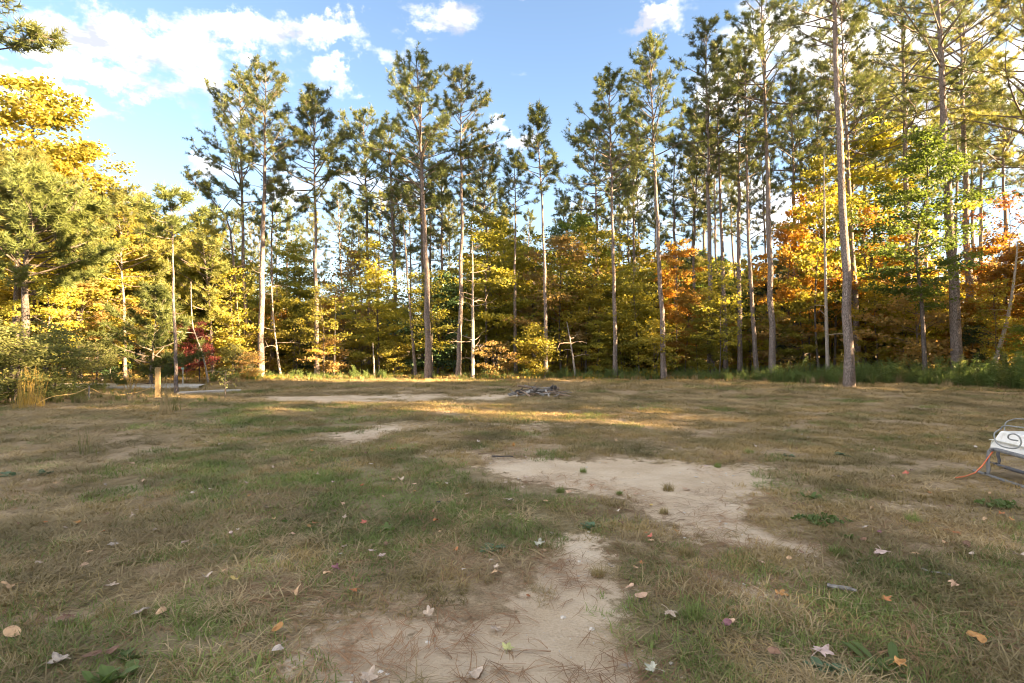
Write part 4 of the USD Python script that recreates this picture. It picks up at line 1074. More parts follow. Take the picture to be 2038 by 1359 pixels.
# leaf litter on the floor of the wood
fx, fy = rg.uniform(-35, 40, 5000), 26 + rg.gamma(1.6, 6, 5000)
flat_leaf = [(np.concatenate([LEAF[a][0] @ np.array([[c, s, 0], [-s, c, 0], [0, 0, 1]]) * .11 + [ox, oy, .02] for c, s, ox, oy in [(math.cos(q), math.sin(q), rb.normal(0, .3), rb.normal(0, .3)) for q in rb.uniform(0, 6.28, 26)]]),
              np.concatenate([LEAF[0][1] + 4 * i for i in range(26)])) for a in range(3)]
stuff("leaf_litter", [("leaves", flat_leaf[0], "leaf_russet"), ("leaves", flat_leaf[1], "leaf_russet"), ("leaves", flat_leaf[2], "leaf_yellow")], np.stack([fx, fy, gz(fx, fy) + .01], 1), rg.integers(0, 3, 5000), rg.uniform(0, 6.28, 5000), rg.uniform(.8, 1.4, 5000))

# ------------------------------------------------------------------ road and drive behind the posts on the left
def strip(near, far, mat, name, lift):
    """A level strip of ground between two lines of photo points."""
    a, b = np.array([ground_at(*p) for p in near]), np.array([ground_at(*p) for p in far])
    n = len(a)
    v = np.vstack([a, b])
    v[:, 2] = lift
    v = np.vstack([v, v - [0, 0, .25]])
    f = []
    for i in range(n - 1):
        f += [[i, i + 1, n + i + 1], [i, n + i + 1, n + i]]
        f += [[2 * n + i, i + 1, i], [2 * n + i, 2 * n + i + 1, i + 1]]
    m = usdkit.mesh(stage, unique("/World", name), (v, np.array(f)), LOOK[mat])
    tag(m.GetPrim(), kind="structure")


strip([(-150, 774), (100, 774), (270, 774), (330, 773.5), (395, 772.5)], [(-150, 766), (100, 766), (270, 766.3), (330, 766.5), (410, 767.5)], "road_concrete", "road", .07)
strip([(352, 786), (380, 784), (430, 781), (480, 779.5)], [(358, 782.6), (384, 781.4), (430, 779), (480, 778)], "gravel", "path", .06)

# ------------------------------------------------------------------ post, tags, rope, sign
def gp(px, py):
    g = ground_at(px, py)
    g[2] = gz(g[0], g[1])
    return g


def box(sx, sy, sz, bevel=.006, seed=0):
    """A box standing on z = 0 with chamfered edges."""
    import manifold3d as m3
    return m3.Manifold.batch_hull([m3.Manifold.cube([sx - 2 * bevel * (k != 0), sy - 2 * bevel * (k != 1), sz - 2 * bevel * (k != 2)], True) for k in range(3)]).translate([0, 0, sz / 2])


g = gp(314, 790)
single("wooden_post", box(.125, .125, .93), "post_wood", "square yellow wooden post standing in the dry grass on the left", "post", g - [0, 0, .04], 12)
POST = g
g = gp(177, 796)
TAGP = g
t = thing("marker_stake", "low grey stake with two white paper tags hung on it, left of the wooden post", "marker", g)
part(t, "stake", box(.035, .03, .46).translate([0, 0, -.06]), "log_grey")
for sx in (-.052, .05):
    part(t, "tag", box(.075, .006, .145).rotate([8, 0, 4 * np.sign(sx)]).translate([sx, -.03, .17]), "paper_white")
rope_pts = [at(70, 806, 15.0), at(110, 788, 15.6), at(145, 784, 16), TAGP + [0, -.03, .34], at(205, 784, 16.8), at(235, 786, 17.2), at(270, 781, 17.3), POST + [-.06, -.07, .33]]
mb = MB().tube(curve(rope_pts, 40), .011, 6, cap=True)
single("rope", mb, "rope_yellow", "yellowish rope strung low from the stake to the wooden post", "rope", smooth=True)
g = at(364, 770, 21.5)
t = thing("sign_pole", "thin pale pole with a small mint-green plate beside the road", "sign", (g[0], g[1], .0))
part(t, "pole", MB().tube([[0, 0, -.1], [0, 0, .4], [0, 0, .72]], .018, 7, cap=True), "pole_metal")
part(t, "plate", box(.12, .012, .07).translate([0, -.03, .66]), "sign_mint")

# ------------------------------------------------------------------ heap of branches
rh = np.random.default_rng(63)


def log_mesh(p0, p1, r0, r1, bend=.04, twigs=0):
    p0, p1 = np.asarray(p0, float), np.asarray(p1, float)
    L = np.linalg.norm(p1 - p0)
    tr = curve([p0, p0 + (p1 - p0) * .35 + rh.normal(0, bend, 3) * L * [1, 1, .4], p0 + (p1 - p0) * .7 + rh.normal(0, bend, 3) * L * [1, 1, .4], p1], 9)
    mb = MB().tube(tr, np.linspace(r0, r1, 9) * rh.uniform(.88, 1.12, 9), 8, cap=True)
    for k in range(twigs):
        c = tr[rh.integers(2, 8)]
        d = unit(rh.normal(0, 1, 3) + unit(p1 - p0))
        d[2] = abs(d[2])
        mb.tube(np.array([c, c + d * .12, c + d * .22 + [0, 0, .02]]), np.array([r1 * .8, r1 * .5, .003]), 5)
    return mb


HC = gp(1071, 788)
D = HC[1]


def hp(px, py, dy=0.0):
    return at(px, py, D + dy) - HC


for p0, p1, r0, r1, mat, label in [
        (hp(1029, 787, -.28), hp(1063, 778, -.1), .035, .055, "log_pale", "pale barkless log at the front left of the branch heap"), (hp(1094, 791, -.4), hp(1086, 776, -.05), .026, .03, "log_pale", "short pale stick pointing down at the front of the branch heap"),
        (hp(1084, 776, .1), hp(1107, 770.5, .2), .05, .06, "log_dark", "thick charred log end sticking out right of the branch heap"), (hp(1090, 776, .3), hp(1112, 773, .35), .05, .055, "log_brown", "brown log end just right of the charred one on the heap"),
        (hp(1012, 785, -.1), hp(1050, 780, .1), .035, .028, "log_grey", "grey branch reaching farthest left out of the heap"), (hp(1092, 779, -.1), hp(1136, 788, -.3), .035, .022, "log_brown", "long brown branch trailing to the right out of the heap"),
        (hp(1095, 781, .15), hp(1133, 777.5, .3), .022, .012, "log_grey", "thin grey branch running right behind the trailing brown one"), (hp(1044, 766, .1), hp(1068, 773, 0), .018, .022, "log_grey", "thin stick poking up at the upper left of the heap"),
        (hp(1060, 787, -.25), hp(1066, 775, .0), .024, .028, "log_brown", "short brown stick leaning steeply at the heap's front"), (hp(1070, 782, -.3), hp(1083, 787, -.35), .03, .03, "log_pale", "short pale piece low in the middle of the heap's front"),
        (hp(1026, 777.5, .1), hp(1062, 775, .1), .024, .028, "log_dark", "dark branch lying level on the heap's left side")]:
    single("branch", log_mesh(p0, p1, r0, r1, twigs=0 if "pale" in mat else 1), mat, label, "branch", HC, smooth=40)
for k in range(24):
    az = rh.uniform(0, math.pi) if k % 3 else rh.normal(0, .35)
    L = rh.uniform(.5, 1.3)
    c = np.array([rh.normal(0, .3), rh.normal(0, .22), 0])
    zc = max(.05, .30 - .38 * np.hypot(c[0], c[1])) * rh.uniform(.3, 1.0)
    d = np.array([math.cos(az), math.sin(az) * .8, rh.normal(0, .12)])
    a, b = c - d * L / 2 + [0, 0, zc], c + d * L / 2 + [0, 0, zc]
    a[2], b[2] = max(a[2], .02), max(b[2], .02)
    r = rh.uniform(.012, .035)
    mat = ["log_grey", "log_dark", "log_brown", "log_grey"][k % 4]
    single("branch", log_mesh(a, b, r, r * .6, .06, 2), mat, f"{ {'log_grey': 'weathered grey', 'log_dark': 'blackened', 'log_brown': 'brown'}[mat]} branch tangled in the middle of the heap", "branch", HC, group=f"{ {'log_grey': 'weathered grey', 'log_dark': 'blackened', 'log_brown': 'brown'}[mat]} branches in the middle of the heap", smooth=40)

# ------------------------------------------------------------------ tubular steel frame with the white machine, cables and cord
fr = thing("steel_frame", "low grey tubular steel frame on two ground rails at the right edge", "frame")
RA0, RA1 = ground_at(1939, 942), ground_at(2038, 975)
dirr = unit(RA1 - RA0)
RB0, RB1 = ground_at(1962, 923), ground_at(2038, 948)
EXT = 1.5
part(fr, "ground_rail", MB().tube([RA0 + [0, 0, .03], RA0 + dirr * .5 + [0, 0, .03], RA0 + dirr * EXT + [0, 0, .03]], .021, 12, cap=True), "steel_grey", 40)
part(fr, "ground_rail", MB().tube([RB0 + [0, 0, .03], RB0 + dirr * .5 + [0, 0, .03], RB0 + dirr * EXT + [0, 0, .03]], .021, 12, cap=True), "steel_dark", 40)


def strap(line, w, th):
    """A flat bar bent along a line: wide across the rail, thin along it, with rounded edges."""
    line = np.asarray(line, float)
    t = unit(np.gradient(line, axis=0))
    across = unit(np.cross(t, np.cross(dirr, t)) * 0 + np.array([dirr[0], dirr[1], 0]))
    nrm = unit(np.cross(t, across))
    ang = np.linspace(0, 2 * np.pi, 12, endpoint=False)
    w = np.broadcast_to(w, (len(line),))
    V = line[:, None] + across[:, None] * (np.cos(ang)[None, :, None] * w[:, None, None]) + nrm[:, None] * (np.sign(np.sin(ang)) * np.abs(np.sin(ang)) ** .6 * th)[None, :, None]
    n, s = len(line), 12
    i, j = np.meshgrid(np.arange(n - 1), np.arange(s), indexing="ij")
    i, j = i.ravel(), j.ravel()
    F = np.vstack([np.stack([i * s + j, i * s + (j + 1) % s, (i + 1) * s + (j + 1) % s], 1), np.stack([i * s + j, (i + 1) * s + (j + 1) % s, (i + 1) * s + j], 1)])
    return V.reshape(-1, 3), F


def leg(foot, head):
    foot, head = np.asarray(foot), np.asarray(head)
    v = head - foot
    return curve([foot + [-.02, 0, .015], foot + [.012, 0, .005], foot + [.02, 0, .06], foot + v * .5 - dirr * .015, foot + v * .85 - dirr * .02, head - dirr * .005 + [0, 0, -.012], head + dirr * .05], 22)


dA = RA0[1] + dirr[1] * .2
legA = RA0 + dirr * .22 + [0, 0, .04]
headA = at(1972, 893, legA[1] - .02)
part(fr, "leg", strap(leg(legA, headA), np.interp(np.linspace(0, 1, 22), [0, .1, .25, .6, 1], [.012, .016, .034, .034, .024]), .010), "steel_grey", 40)
legB = RB0 + dirr * .22 + [0, 0, .04]
headB = at(1990, 888, legB[1] - .02)
part(fr, "leg", strap(leg(legB, headB), np.interp(np.linspace(0, 1, 22), [0, .1, .25, .6, 1], [.012, .014, .026, .028, .022]), .010), "steel_dark", 40)
topA = curve([headA + [0, 0, -.01], headA + dirr * .06 + [0, 0, .008], headA + dirr * .4 + [0, 0, .005], headA + dirr * (EXT - .2)], 14)
part(fr, "top_rail", MB().tube(topA, .023, 12, cap=True), "steel_grey", 40)
topB = curve([headB + [0, 0, -.01], headB + dirr * .06 + [0, 0, .008], headB + dirr * .4 + [0, 0, .005], headB + dirr * (EXT - .2)], 14)
part(fr, "top_rail", MB().tube(topB, .023, 12, cap=True), "steel_dark", 40)
part(fr, "cross_bar", MB().tube(curve([topA[2], (topA[2] + topB[2]) / 2 + [0, 0, .03], topB[2]], 8), .02, 10, cap=True), "steel_grey", 40)
part(fr, "bolt", MB().tube([headA + dirr * .05 + [-.03, -.02, .0], headA + dirr * .05 + [-.04, -.025, .0]], .013, 8, cap=True), "steel_dark", 40)

# white machine: rounded moulded body with a cream end panel
import manifold3d as m3
ctr = (topA[2] + topB[2]) / 2 + dirr * .02
ya = math.degrees(math.atan2(dirr[1], dirr[0]))
mc = thing("white_machine", "white moulded machine housing resting on the steel frame, cut by the right edge", "machine", ctr, ya)


def rounded(x0, x1, y0, y1, z0, z1, r, top_in=0.0):
    s = m3.Manifold.sphere(r, 16)
    pts = [(x0 + r, y0 + r, z0 + r), (x1 - r, y0 + r, z0 + r), (x0 + r, y1 - r, z0 + r), (x1 - r, y1 - r, z0 + r),
           (x0 + r + top_in, y0 + r + top_in * .7, z1 - r), (x1 - r, y0 + r + top_in * .7, z1 - r), (x0 + r + top_in, y1 - r - top_in * .7, z1 - r), (x1 - r, y1 - r - top_in * .7, z1 - r)]
    return m3.Manifold.batch_hull([s.translate(p) for p in pts])


body = rounded(.07, .95, -.25, .25, .02, .25, .035, .07)
for q in np.linspace(.3, .8, 4):
    body -= m3.Manifold.cube([.012, .4, .02], True).translate([q, 0, .25])
part(mc, "body", body, "machine_white", 35)
part(mc, "end_panel", rounded(.035, .12, -.235, .235, .0, .13, .03, .01), "machine_cream", 35)
part(mc, "seam", m3.Manifold.cube([.9, .512, .007], True).translate([.525, 0, .135]), "machine_cream")
for yy in (-.15, .12):
    part(mc, "screw", m3.Manifold.cylinder(.008, .018, .018, 16).rotate([0, -90, 0]).translate([.037, yy, .065]), "steel_grey", 35)


def cable(pts, r, mat, label, name, n=60):
    single(name, MB().tube(curve(pts, n), r, 8, cap=True), mat, label, "cable", smooth=True)


cable([at(2060, 852, 6.25), at(2030, 850, 6.3), at(2007, 847, 6.4), at(1993, 851, 6.5), at(1979, 863, 6.45), at(1980, 874, 6.4), at(1988, 884.5, 6.3), at(2000, 890, 6.15), at(2015, 892.5, 6.05), at(2027, 890, 6.0), at(2032.5, 880, 5.98), at(2029, 870, 6.0), at(2018, 863.5, 6.05), at(2008, 865.5, 6.1), at(2006.5, 871.5, 6.12), at(2013, 875, 6.1), at(2026, 877, 6.05)],
      .0075, "cable_grey", "stiff grey cable looping in coils over the white machine", "cable", 110)
cable([at(2060, 836, 6.6), at(2038, 834, 6.7), at(2020, 833.5, 6.8), at(2006, 838, 6.8), at(1999.5, 848, 6.75), at(1999.5, 856, 6.7), at(2002, 862, 6.6)], .0065, "cable_grey", "higher grey cable loop rising behind the white machine", "cable", 50)
cable([at(1992, 877, 6.6), at(1988, 882, 6.6), at(1977, 897, 6.65), at(1963, 916, 6.7), at(1950, 932, 6.72), at(1938, 942, 6.68), at(1920, 948, 6.55), at(1902, 950.5, 6.48)], .0075, "cord_orange", "orange extension cord hanging from the machine down into the grass", "cord", 50)

# ------------------------------------------------------------------ single plants
def clump_parts(rng, n, h0, h1, lean, w, heads, hl=.16):
    """Tall dry grass: stalks, some with a feathery seed head."""
    st, hd = MB(), MB()
    v, f = blades(rng, n * 3, .16, h0 * .3, h1 * .55, 5, 45, w, .6)
    st.add(v, f)
    for k in range(n):
        az = rng.uniform(0, 6.283)
        h = rng.uniform(h0, h1)
        d = np.array([math.cos(az), math.sin(az), 0]) * rng.uniform(.02, lean)
        p0 = np.append(rng.normal(0, .09, 2), -.02)
        line = curve([p0, p0 + d * h * .4 + [0, 0, h * .5], p0 + d * h + [0, 0, h]], 6)
        st.tube(line, np.linspace(.0035, .0015, 6), 3)
        if rng.random() < heads:
            for q in range(16):
                c = line[-1] - (line[-1] - line[-2]) * rng.uniform(0, 1) * hl / .1
                e = c + unit(rng.normal(0, .45, 3) + [0, 0, 1]) * rng.uniform(.03, .06)
                sd = unit(rng.normal(size=3)) * .004
                hd.add([c - sd, c + sd, e], [[0, 1, 2]])
    return st, hd


def grass_thing(px, py, label, cat, seed, n, h0, h1, lean, mat, mat2, heads, w=.003, name="grass_clump"):
    g = gp(px, py)
    st, hd = clump_parts(np.random.default_rng(seed), n, h0, h1, lean, w, heads)
    t = thing(name, label, cat, g)
    part(t, "stalks", st, mat).GetPrim().SetCustomDataByKey("kind", "stuff")
    if hd.n:
        part(t, "seed_heads", hd, mat2).GetPrim().SetCustomDataByKey("kind", "stuff")


grass_thing(328, 826, "tall dry reddish grass clump in front of the wooden post", "grass", 801, 26, .45, .95, .25, "grass_straw", "grass_brown", .7)
grass_thing(345, 818, "smaller greenish dry clump at the foot of the lone young pine", "grass", 802, 18, .3, .5, .4, "leaf_olive", "grass_brown", .2)
for i, (a, b) in enumerate(((50, 806), (64, 804), (78, 808), (40, 812))):
    grass_thing(a, b, ["golden sunlit tall grass at the far left, leftmost of its bunch but one", "tallest golden sunlit grass in the bunch at the far left", "golden grass at the right of the bunch at the far left", "golden grass at the very left of the sunlit bunch"][i], "grass", 810 + i, 13, .55, 1.1, .22, "weed_gold", "weed_gold", .9, .004)
grass_thing(182, 905, "wispy green stalk plant rising from the dry grass on the left", "weed", 820, 7, .25, .5, .25, "leaf_olive", "leaf_olive", .4)
g = gp(448, 792)
sap = hardwood_parts(830, .8, .22, .5, 90, .06, .02, 7)
make_tree("sapling", "tiny dark sapling standing alone at the near end of the drive", "sapling", sap, ("dark_bark", "twig_bark", "leaf_olive"), g)
# golden weed with drooping feathery sprays
g = gp(258, 795)
rr = np.random.default_rng(840)
t = thing("goldenrod", "golden-yellow branching weed with drooping feathery sprays left of the post", "weed", g)
stem, spray = MB(), MB()
for (ex, ez, up, curlx) in [(-.10, .80, .55, -.16), (.02, .86, .6, -.12), (.06, .66, .5, .02), (.30, .58, .25, .05), (-.34, .30, .2, -.18), (-.25, .42, .3, -.1), (.22, .34, .2, .1), (-.16, .62, .4, -.14)]:
    line = curve([[0, 0, -.05], [ex * .3, rr.normal(0, .04), up * .6], [ex, rr.normal(0, .08), ez], [ex + curlx, rr.normal(0, .06), ez - abs(curlx) * .35]], 14)
    stem.tube(line, np.linspace(.009, .003, 14), 4)
    for q in range(130):
        u = rr.uniform(.42, 1)
        c = np.array([np.interp(u, np.linspace(0, 1, 14), line[:, j]) for j in range(3)])
        d = unit(rr.normal(0, 1, 3) + [0, 0, -.2])
        sd = unit(rr.normal(size=3)) * .006
        spray.add([c - sd, c + sd, c + d * rr.uniform(.03, .085)], [[0, 1, 2]])
part(t, "stem", stem, "cord_orange" if False else "log_brown")
part(t, "sprays", spray, "weed_gold").GetPrim().SetCustomDataByKey("kind", "stuff")

# larger feathery weeds that stand out along the foot of the wood
rw = np.random.default_rng(850)
for k in range(4):
    proto(f"big_weed_{k}", (MB().add(*feather_weed(rw, 1.25, 150, .3)), MB(), MB()), ("weed_green" if k != 2 else "leaf_olive",) * 3, ("foliage", "b", "c"))
for i, (px, d, h) in enumerate([(705, 25.8, 1.0), (1128, 25.4, .8), (1560, 24.6, 1.2), (1590, 24.3, 1.5), (1612, 24, 1.4), (1632, 24.2, 1.1), (1655, 24.4, 1.2), (1712, 23.6, 1.3), (1745, 23.4, 1.4), (1772, 23, 1.5), (1800, 22.8, 1.6), (1822, 22.6, 1.3), (1862, 22.2, 1.7), (1880, 22.4, 1.5), (1905, 22, 1.6), (1925, 21.8, 1.7), (1950, 21.4, 1.5), (1975, 21, 1.8), (2000, 20.6, 1.7), (2018, 20.4, 2.0), (2036, 20, 2.0), (2055, 20, 1.9), (1480, 25.4, .9), (1430, 25.6, .9)]):
    p = at(px, 688, d)
    copy(f"big_weed_{i % 4}", "feathery_weed", f"feathery green weed at the edge {between(px)}", "weed", (p[0], d, float(gz(p[0], d)) - .02), rw.uniform(0, 360), h / 1.25 * .8, "feathery weeds standing tall at the foot of the wood")

for i, (px, d, h) in enumerate([(-30, 15, 1.3), (10, 15.6, 1.5), (45, 16.4, 1.2), (95, 16.2, 1.3), (120, 16.8, 1.1), (150, 17.4, 1.0), (205, 18.2, .8)]):
    p = at(px, 688, d)
    copy(f"big_weed_{i % 4}", "feathery_weed", "feathery green weed at the far left in front of the bushes", "weed", (p[0], d, float(gz(p[0], d)) - .02), rw.uniform(0, 360), h / 1.25 * .8, "feathery weeds in front of the bushes at the far left")

# small plants in the clearing
def rosette(rng, n, l, w, up):
    """Broad leaves spreading from one root."""
    mb = MB()
    for k in range(n):
        az, e = rng.uniform(0, 6.283), math.radians(rng.uniform(*up))
        d = np.array([math.cos(az) * math.cos(e), math.sin(az) * math.cos(e), math.sin(e)])
        sd = np.array([-math.sin(az), math.cos(az), 0]) * w * rng.uniform(.7, 1.2)
        L = l * rng.uniform(.5, 1.1)
        b = np.append(rng.normal(0, l * .25, 2), .004)
        p = [b, b + d * L * .35, b + d * L * .7 + [0, 0, -.06 * L], b + d * L + [0, 0, -.22 * L]]
        mb.add([p[0] - sd * .2, p[0] + sd * .2, p[1] - sd, p[1] + [0, 0, -.12 * L * .4], p[1] + sd, p[2] - sd * .9, p[2] + [0, 0, -.05 * L], p[2] + sd * .9, p[3]],
               [[0, 3, 2], [0, 1, 3], [1, 4, 3], [2, 3, 6], [2, 6, 5], [3, 4, 7], [3, 7, 6], [5, 6, 8], [6, 7, 8]])
    return mb


def patch_plant(rng, n, radius):
    mb = MB()
    for k in range(n):
        v, f = rosette(rng, 7, .06, .013, (15, 75)).get()
        mb.add(v + np.append(rng.normal(0, radius, 2) * [1, .5], rng.uniform(0, .03)), f)
    return mb


rp = np.random.default_rng(860)
for px, py, kind, size, label in [
        (1625, 1042, "patch", .13, "wide patch of broad-leaved green weed right of the sandy track"), (1690, 1076, "ros", .09, "small green rosette just right of the wide weed patch"), (1667, 1106, "tuft", .13, "spiky olive grass tuft below the wide weed patch"), (1816, 1040, "tuft", .13, "spiky green grass tuft right of the wide weed patch"),
        (1321, 1020, "dark", .09, "dark grass tuft alone on the sandy track"), (1366, 1103, "dark", .12, "dark brownish tuft on the sandy track's lower part"), (1428, 930, "tuft", .09, "small green tuft at the far edge of the sandy track"), (1568, 910, "glau", .10, "grey-green flat weed beyond the sand's right end"), (1675, 908, "glau", .12, "grey-green weed patch farther right beyond the sand"),
        (1612, 992, "ros", .11, "dark green rosette above the wide weed patch"), (1998, 1012, "patch", .09, "bright green leafy patch near the right edge, below the steel frame"), (1763, 1330, "long", .16, "long green blade-like leaves near the bottom right"), (1382, 1228, "tuft", .17, "bright green spiky tuft in the right foreground"),
        (1161, 938, "tuft", .09, "green tuft in the middle of the sand"), (1233, 982, "tuft", .07, "tiny green tuft on the sand, right of the middle one"), (1174, 1047, "glau", .09, "blue-green rosette at the sand's left shore"), (1116, 975, "tuft", .10, "yellow-green tuft where grass meets the sand"), (772, 1052, "ros", .10, "bright green rosette in the middle of the left grass"),
        (228, 1352, "ros", .13, "pale green rosette at the bottom edge, left"), (258, 1303, "ros", .08, "green rosette above the one at the bottom edge"), (578, 1040, "ros", .08, "green rosette in the left grass, beyond the yellow curled leaf"), (408, 1090, "glau", .08, "blue-green rosette right of the oval pink leaf"), (22, 950, "glau", .13, "mint-green weed patch at the far left edge"), (88, 948, "glau", .12, "mint-green weed patch right of the one at the far left edge"),
        (979, 1093, "glau", .10, "grey-green downy rosette on bare soil at the centre"), (1330, 975, "dark", .13, "brown tuft island in the sand, right"), (1650, 1330, "glau", .10, "blue-green leaves beside the big pink maple leaf"), (1490, 905, "tuft", .12, "dark olive tuft at the far right side of the grass"), (1190, 1140, "dark", .10, "dark matted tuft on the sand at the centre")]:
    g = gp(px, py)
    if kind == "patch":
        mesh, mat = patch_plant(rp, 26, size), "weed_green"
    elif kind == "ros":
        mesh, mat = rosette(rp, 22, size, size * .2, (5, 60)), "weed_green"
    elif kind == "glau":
        mesh, mat = rosette(rp, 24, size, size * .26, (5, 45)), "weed_glaucous"
    elif kind == "long":
        mesh, mat = rosette(rp, 9, size, size * .12, (5, 40)), "weed_green"
    else:
        mesh = MB().add(*blades(rp, 150, size * .45, size * .5, size * 1.0, 5, 65, .0018, .5))
        mat = "grass_green" if kind == "tuft" else "grass_brown"
    single("grass_tuft" if kind in ("tuft", "dark") else "weed", mesh, mat, label, "grass tuft" if kind in ("tuft", "dark") else "weed", g + [0, 0, -.004])

# ------------------------------------------------------------------ fallen leaves and sticks
def leaf_mesh(rng, kind, size, curl):
    """One fallen leaf, curled and creased: lobed like a maple's or oval, on its stalk."""
    if kind == "maple":
        tips = [(-2.15, .62), (-1.1, .92), (0, 1.05), (1.1, .92), (2.15, .62)]
        a, r = [], []
        for k, (t, l) in enumerate(tips):
            for da, q in ((-.36, .66), (-.2, .84), (0, 1.0), (.2, .84), (.36, .66)):
                a.append(t + da * (1 if abs(t) < 2 else .8))
                r.append(l * q * rng.uniform(.92, 1.08))
            a.append(t + .55)
            r.append(.50 if k < 4 else .30)
        a, r = np.array(a), np.array(r) * .58
    else:
        a = np.linspace(-np.pi, np.pi, 22, endpoint=False) + .14
        r = .30 / np.sqrt((np.cos(a) * .55) ** 2 + np.sin(a) ** 2 * 1.0) * (1 + .10 * np.cos(a)) * rng.uniform(.95, 1.05, 22)
        r = np.minimum(r, .5)
    o = np.stack([r * np.sin(a), r * np.cos(a)], 1)
    rings = np.concatenate([[[0, 0]], o * .35, o * .7, o])
    n = len(a)
    ph, q1, q2 = rng.uniform(0, 6.28), rng.uniform(-1, 1), rng.uniform(.3, 1)
    x, y = rings[:, 0], rings[:, 1]
    u = x * math.cos(ph) + y * math.sin(ph)
    w = -x * math.sin(ph) + y * math.cos(ph)
    z = curl * (q2 * 1.6 * u ** 2 + q1 * w ** 2 - .5 * np.abs(x) * .5) + .10 * curl * np.sin(7 * u + 3 * w + ph) + rng.normal(0, .014, len(x)) * curl * 2
    V = np.stack([x, y, z], 1)
    V[:, 2] -= V[:, 2].min()
    F = []
    for k in range(n):
        j = (k + 1) % n
        F.append([0, 1 + j, 1 + k])
        for s in (0, 1):
            A, B, C, E = 1 + s * n + k, 1 + s * n + j, 1 + (s + 1) * n + j, 1 + (s + 1) * n + k
            F += [[A, B, C], [A, C, E]]
    mb = MB().add(V * size, F)
    st = curve([V[0] * size, V[0] * size + np.array([.02, -.42, .05]) * size, V[0] * size + np.array([.07, -.85, .02]) * size], 5)
    mb.tube(st, size * .014, 4)
    return mb


LEAVES = [(368, 1082, "oval", "pink", .075), (221, 1168, "maple", "pale", .10), (411, 1153, "oval", "pale", .10), (469, 1160, "oval", "yellow", .09), (667, 1141, "maple", "purple", .08), (651, 1150, "oval", "tan", .09), (278, 1222, "maple", "grey", .12), (322, 1220, "oval", "tan", .11), (134, 1230, "maple", "brown", .12),
          (20, 1176, "maple", "tan", .10), (26, 1262, "oval", "tan", .14), (552, 1257, "oval", "orange", .09), (554, 1303, "maple", "white", .085), (118, 1322, "maple", "grey", .13), (730, 1350, "maple", "pale", .11), (184, 1308, "oval", "brown", .12), (225, 1298, "oval", "brown", .11), (75, 1128, "maple", "pale", .065),
          (158, 1050, "maple", "orange", .08), (226, 1090, "maple", "grey", .10), (167, 1130, "oval", "peach", .08), (447, 1140, "oval", "tan", .06), (418, 980, "oval", "white", .06), (384, 989, "maple", "white", .06), (495, 996, "oval", "orange", .07), (535, 1020, "oval", "pale", .085), (535, 992, "oval", "pink", .06), (683, 1011, "maple", "peach", .07),
          (440, 889, "maple", "white", .10), (622, 903, "maple", "orange", .08), (546, 934, "oval", "pale", .08), (699, 961, "maple", "purple", .06), (721, 972, "maple", "rust", .06), (740, 1099, "oval", "pink", .085), (757, 1110, "maple", "pink", .08), (261, 928, "oval", "peach", .10), (615, 1051, "oval", "orange", .08), (677, 1107, "oval", "teal", .05),
          (585, 1190, "maple", "tan", .08), (707, 1185, "maple", "rust", .07), (1014, 998, "maple", "white", .10), (889, 967, "maple", "white", .065), (870, 965, "oval", "yellow", .075), (1134, 983, "maple", "peach", .09), (1086, 1000, "oval", "tan", .075), (873, 1003, "maple", "black", .08), (1049, 1040, "oval", "lime", .07), (1073, 1090, "maple", "teal", .10),
          (923, 1140, "oval", "white", .045), (990, 1145, "maple", "tan", .09), (1052, 1184, "oval", "rust", .06), (983, 1247, "maple", "pale", .08), (853, 1232, "maple", "pale", .08), (1010, 1290, "maple", "lime", .085), (944, 1342, "oval", "pale", .13), (1246, 1322, "oval", "grey", .085), (1299, 1338, "maple", "teal", .085), (1276, 1193, "oval", "peach", .11),
          (1253, 1175, "oval", "peach", .085), (1333, 1230, "maple", "pale", .10), (1292, 1077, "maple", "red", .06), (1347, 1059, "oval", "orange", .06), (907, 1101, "oval", "rust", .06), (867, 1040, "oval", "rust", .07), (825, 983, "oval", "orange", .06), (952, 886, "maple", "white", .08), (1022, 895, "oval", "orange", .08), (1022, 875, "maple", "tan", .09),
          (784, 902, "maple", "orange", .10), (865, 1267, "oval", "rust", .03), (740, 930, "maple", "white", .08), (797, 959, "oval", "pale", .11), (725, 1044, "maple", "red", .08), (1229, 1022, "oval", "white", .06), (1296, 1007, "oval", "yellow", .07), (1364, 974, "maple", "peach", .13), (1634, 1309, "maple", "pink", .13), (1942, 1274, "oval", "orange", .11),
          (1955, 1284, "oval", "orange", .09), (1788, 1330, "maple", "orange", .08), (1542, 1308, "oval", "brown", .10), (1446, 1252, "oval", "purple", .10), (1453, 1246, "oval", "peach", .08), (1553, 1186, "maple", "orange", .10), (1755, 1110, "maple", "pink", .14), (1899, 1069, "maple", "rust", .10), (1923, 1095, "oval", "brown", .12), (1961, 1042, "oval", "tan", .08),
          (2013, 1043, "oval", "orange", .07), (2028, 1117, "oval", "pale", .11), (1671, 957, "oval", "white", .08), (1527, 990, "oval", "red", .05), (1803, 953, "maple", "red", .08), (1899, 1174, "maple", "peach", .08), (1761, 1201, "maple", "rust", .08), (1888, 1016, "oval", "brown", .08), (1693, 986, "oval", "brown", .11), (1371, 879, "maple", "pale", .08),
          (1504, 894, "maple", "white", .08), (1597, 1111, "oval", "brown", .08), (1750, 1068, "oval", "purple", .07), (1942, 894, "oval", "white", .10), (1866, 886, "oval", "peach", .09), (1887, 876, "oval", "white", .07), (2000, 830, "oval", "orange", .09)]
rl = np.random.default_rng(900)
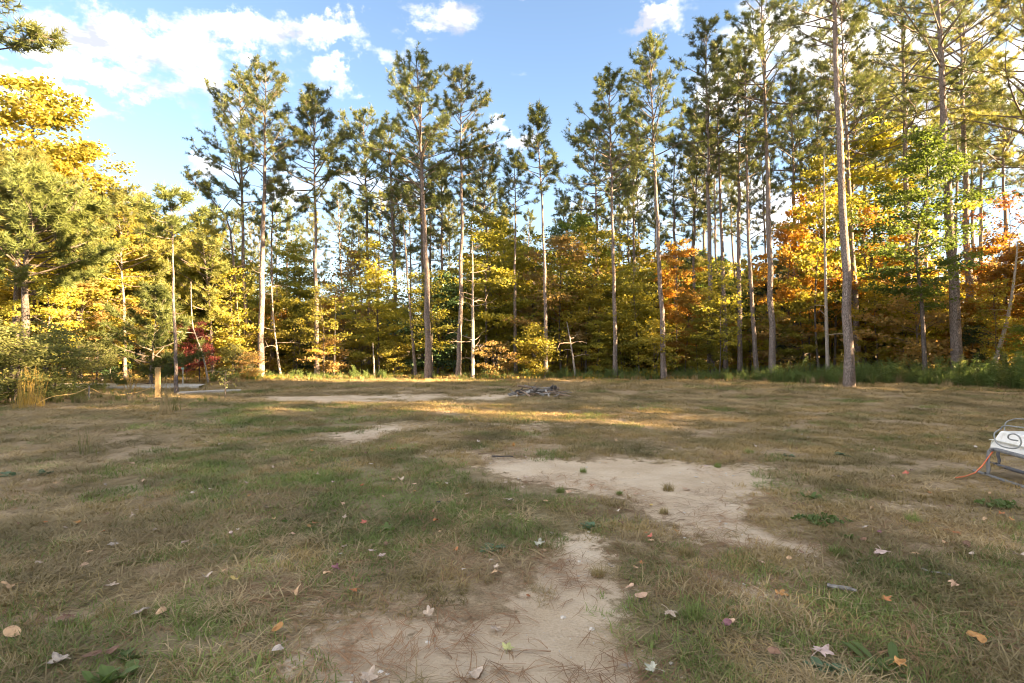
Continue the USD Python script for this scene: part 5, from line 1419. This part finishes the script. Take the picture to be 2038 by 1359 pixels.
COL = {"pink": "pinkish", "pale": "pale beige", "grey": "grey-tan", "white": "whitish", "black": "blackish", "lime": "yellow-green", "teal": "grey-green", "peach": "peach-coloured"}
seen = {}
for i in range(150):
    py = 805 + 330 * rl.uniform(0, 1) ** 1.5
    LEAVES.append((rl.uniform(20, 2020), py, rl.choice(["oval", "maple"]), rl.choice(["pale", "tan", "pale", "tan", "rust", "pink", "brown", "peach", "grey", "grey", "brown"]), rl.uniform(.04, .075)))
# a leaf's place, told by the ground it lies on and where in the clearing that is
for px, py, kind, col, size in LEAVES:
    g = gp(px, py)
    on_sand = sand_at(np.array([g[0]]), np.array([g[1]]))[0] > .5
    colm = ["at the far left", "on the left", "left of the middle", "in the middle", "right of the middle", "on the right", "at the far right"][min(6, int(px / 2038 * 7))]
    rowm = "along the bottom edge" if py > 1290 else "in the near foreground" if py > 1170 else "in the foreground" if py > 1060 else "halfway across the near grass" if py > 960 else "beyond the sandy track" if py > 880 else "towards the far side"
    label = f"{COL.get(col, col)} {'lobed' if kind == 'maple' else 'oval'} fallen leaf on {'sand' if on_sand else 'grass'} {colm}, {rowm}"
    seen.setdefault(label, 0)
    seen[label] += 1
    tilt = (rl.normal(0, 9), rl.normal(0, 9))
    m = single("fallen_leaf", leaf_mesh(rl, kind, size * (.88 if kind == "maple" else .75), rl.uniform(.25, 1.1)), "litter_" + col, label, "leaf", g + [0, 0, .004 if on_sand else .034], rl.uniform(0, 360), f"{COL.get(col, col)} fallen leaves scattered over the clearing", smooth=True, tilt=tilt)
for px, py, L, az, r, mat, label in [(1000, 913, .30, -12, .011, "log_dark", "dark stick lying on the sand's far edge"), (1676, 1176, .16, -38, .014, "log_grey", "grey piece of bark in the right foreground grass"), (1866, 1146, .17, -48, .009, "log_grey", "thin grey stick at the right, under the rust-coloured leaves"), (960, 907, .12, 10, .006, "log_brown", "small brown twig left of the dark stick")]:
    g = gp(px, py)
    a = math.radians(az)
    d = np.array([math.cos(a), math.sin(a), 0]) * L / 2
    single("stick", log_mesh(-d + [0, 0, r + .01], d + [0, 0, r + .015], r, r * .7, .05, 0), mat, label, "stick", g, smooth=40)
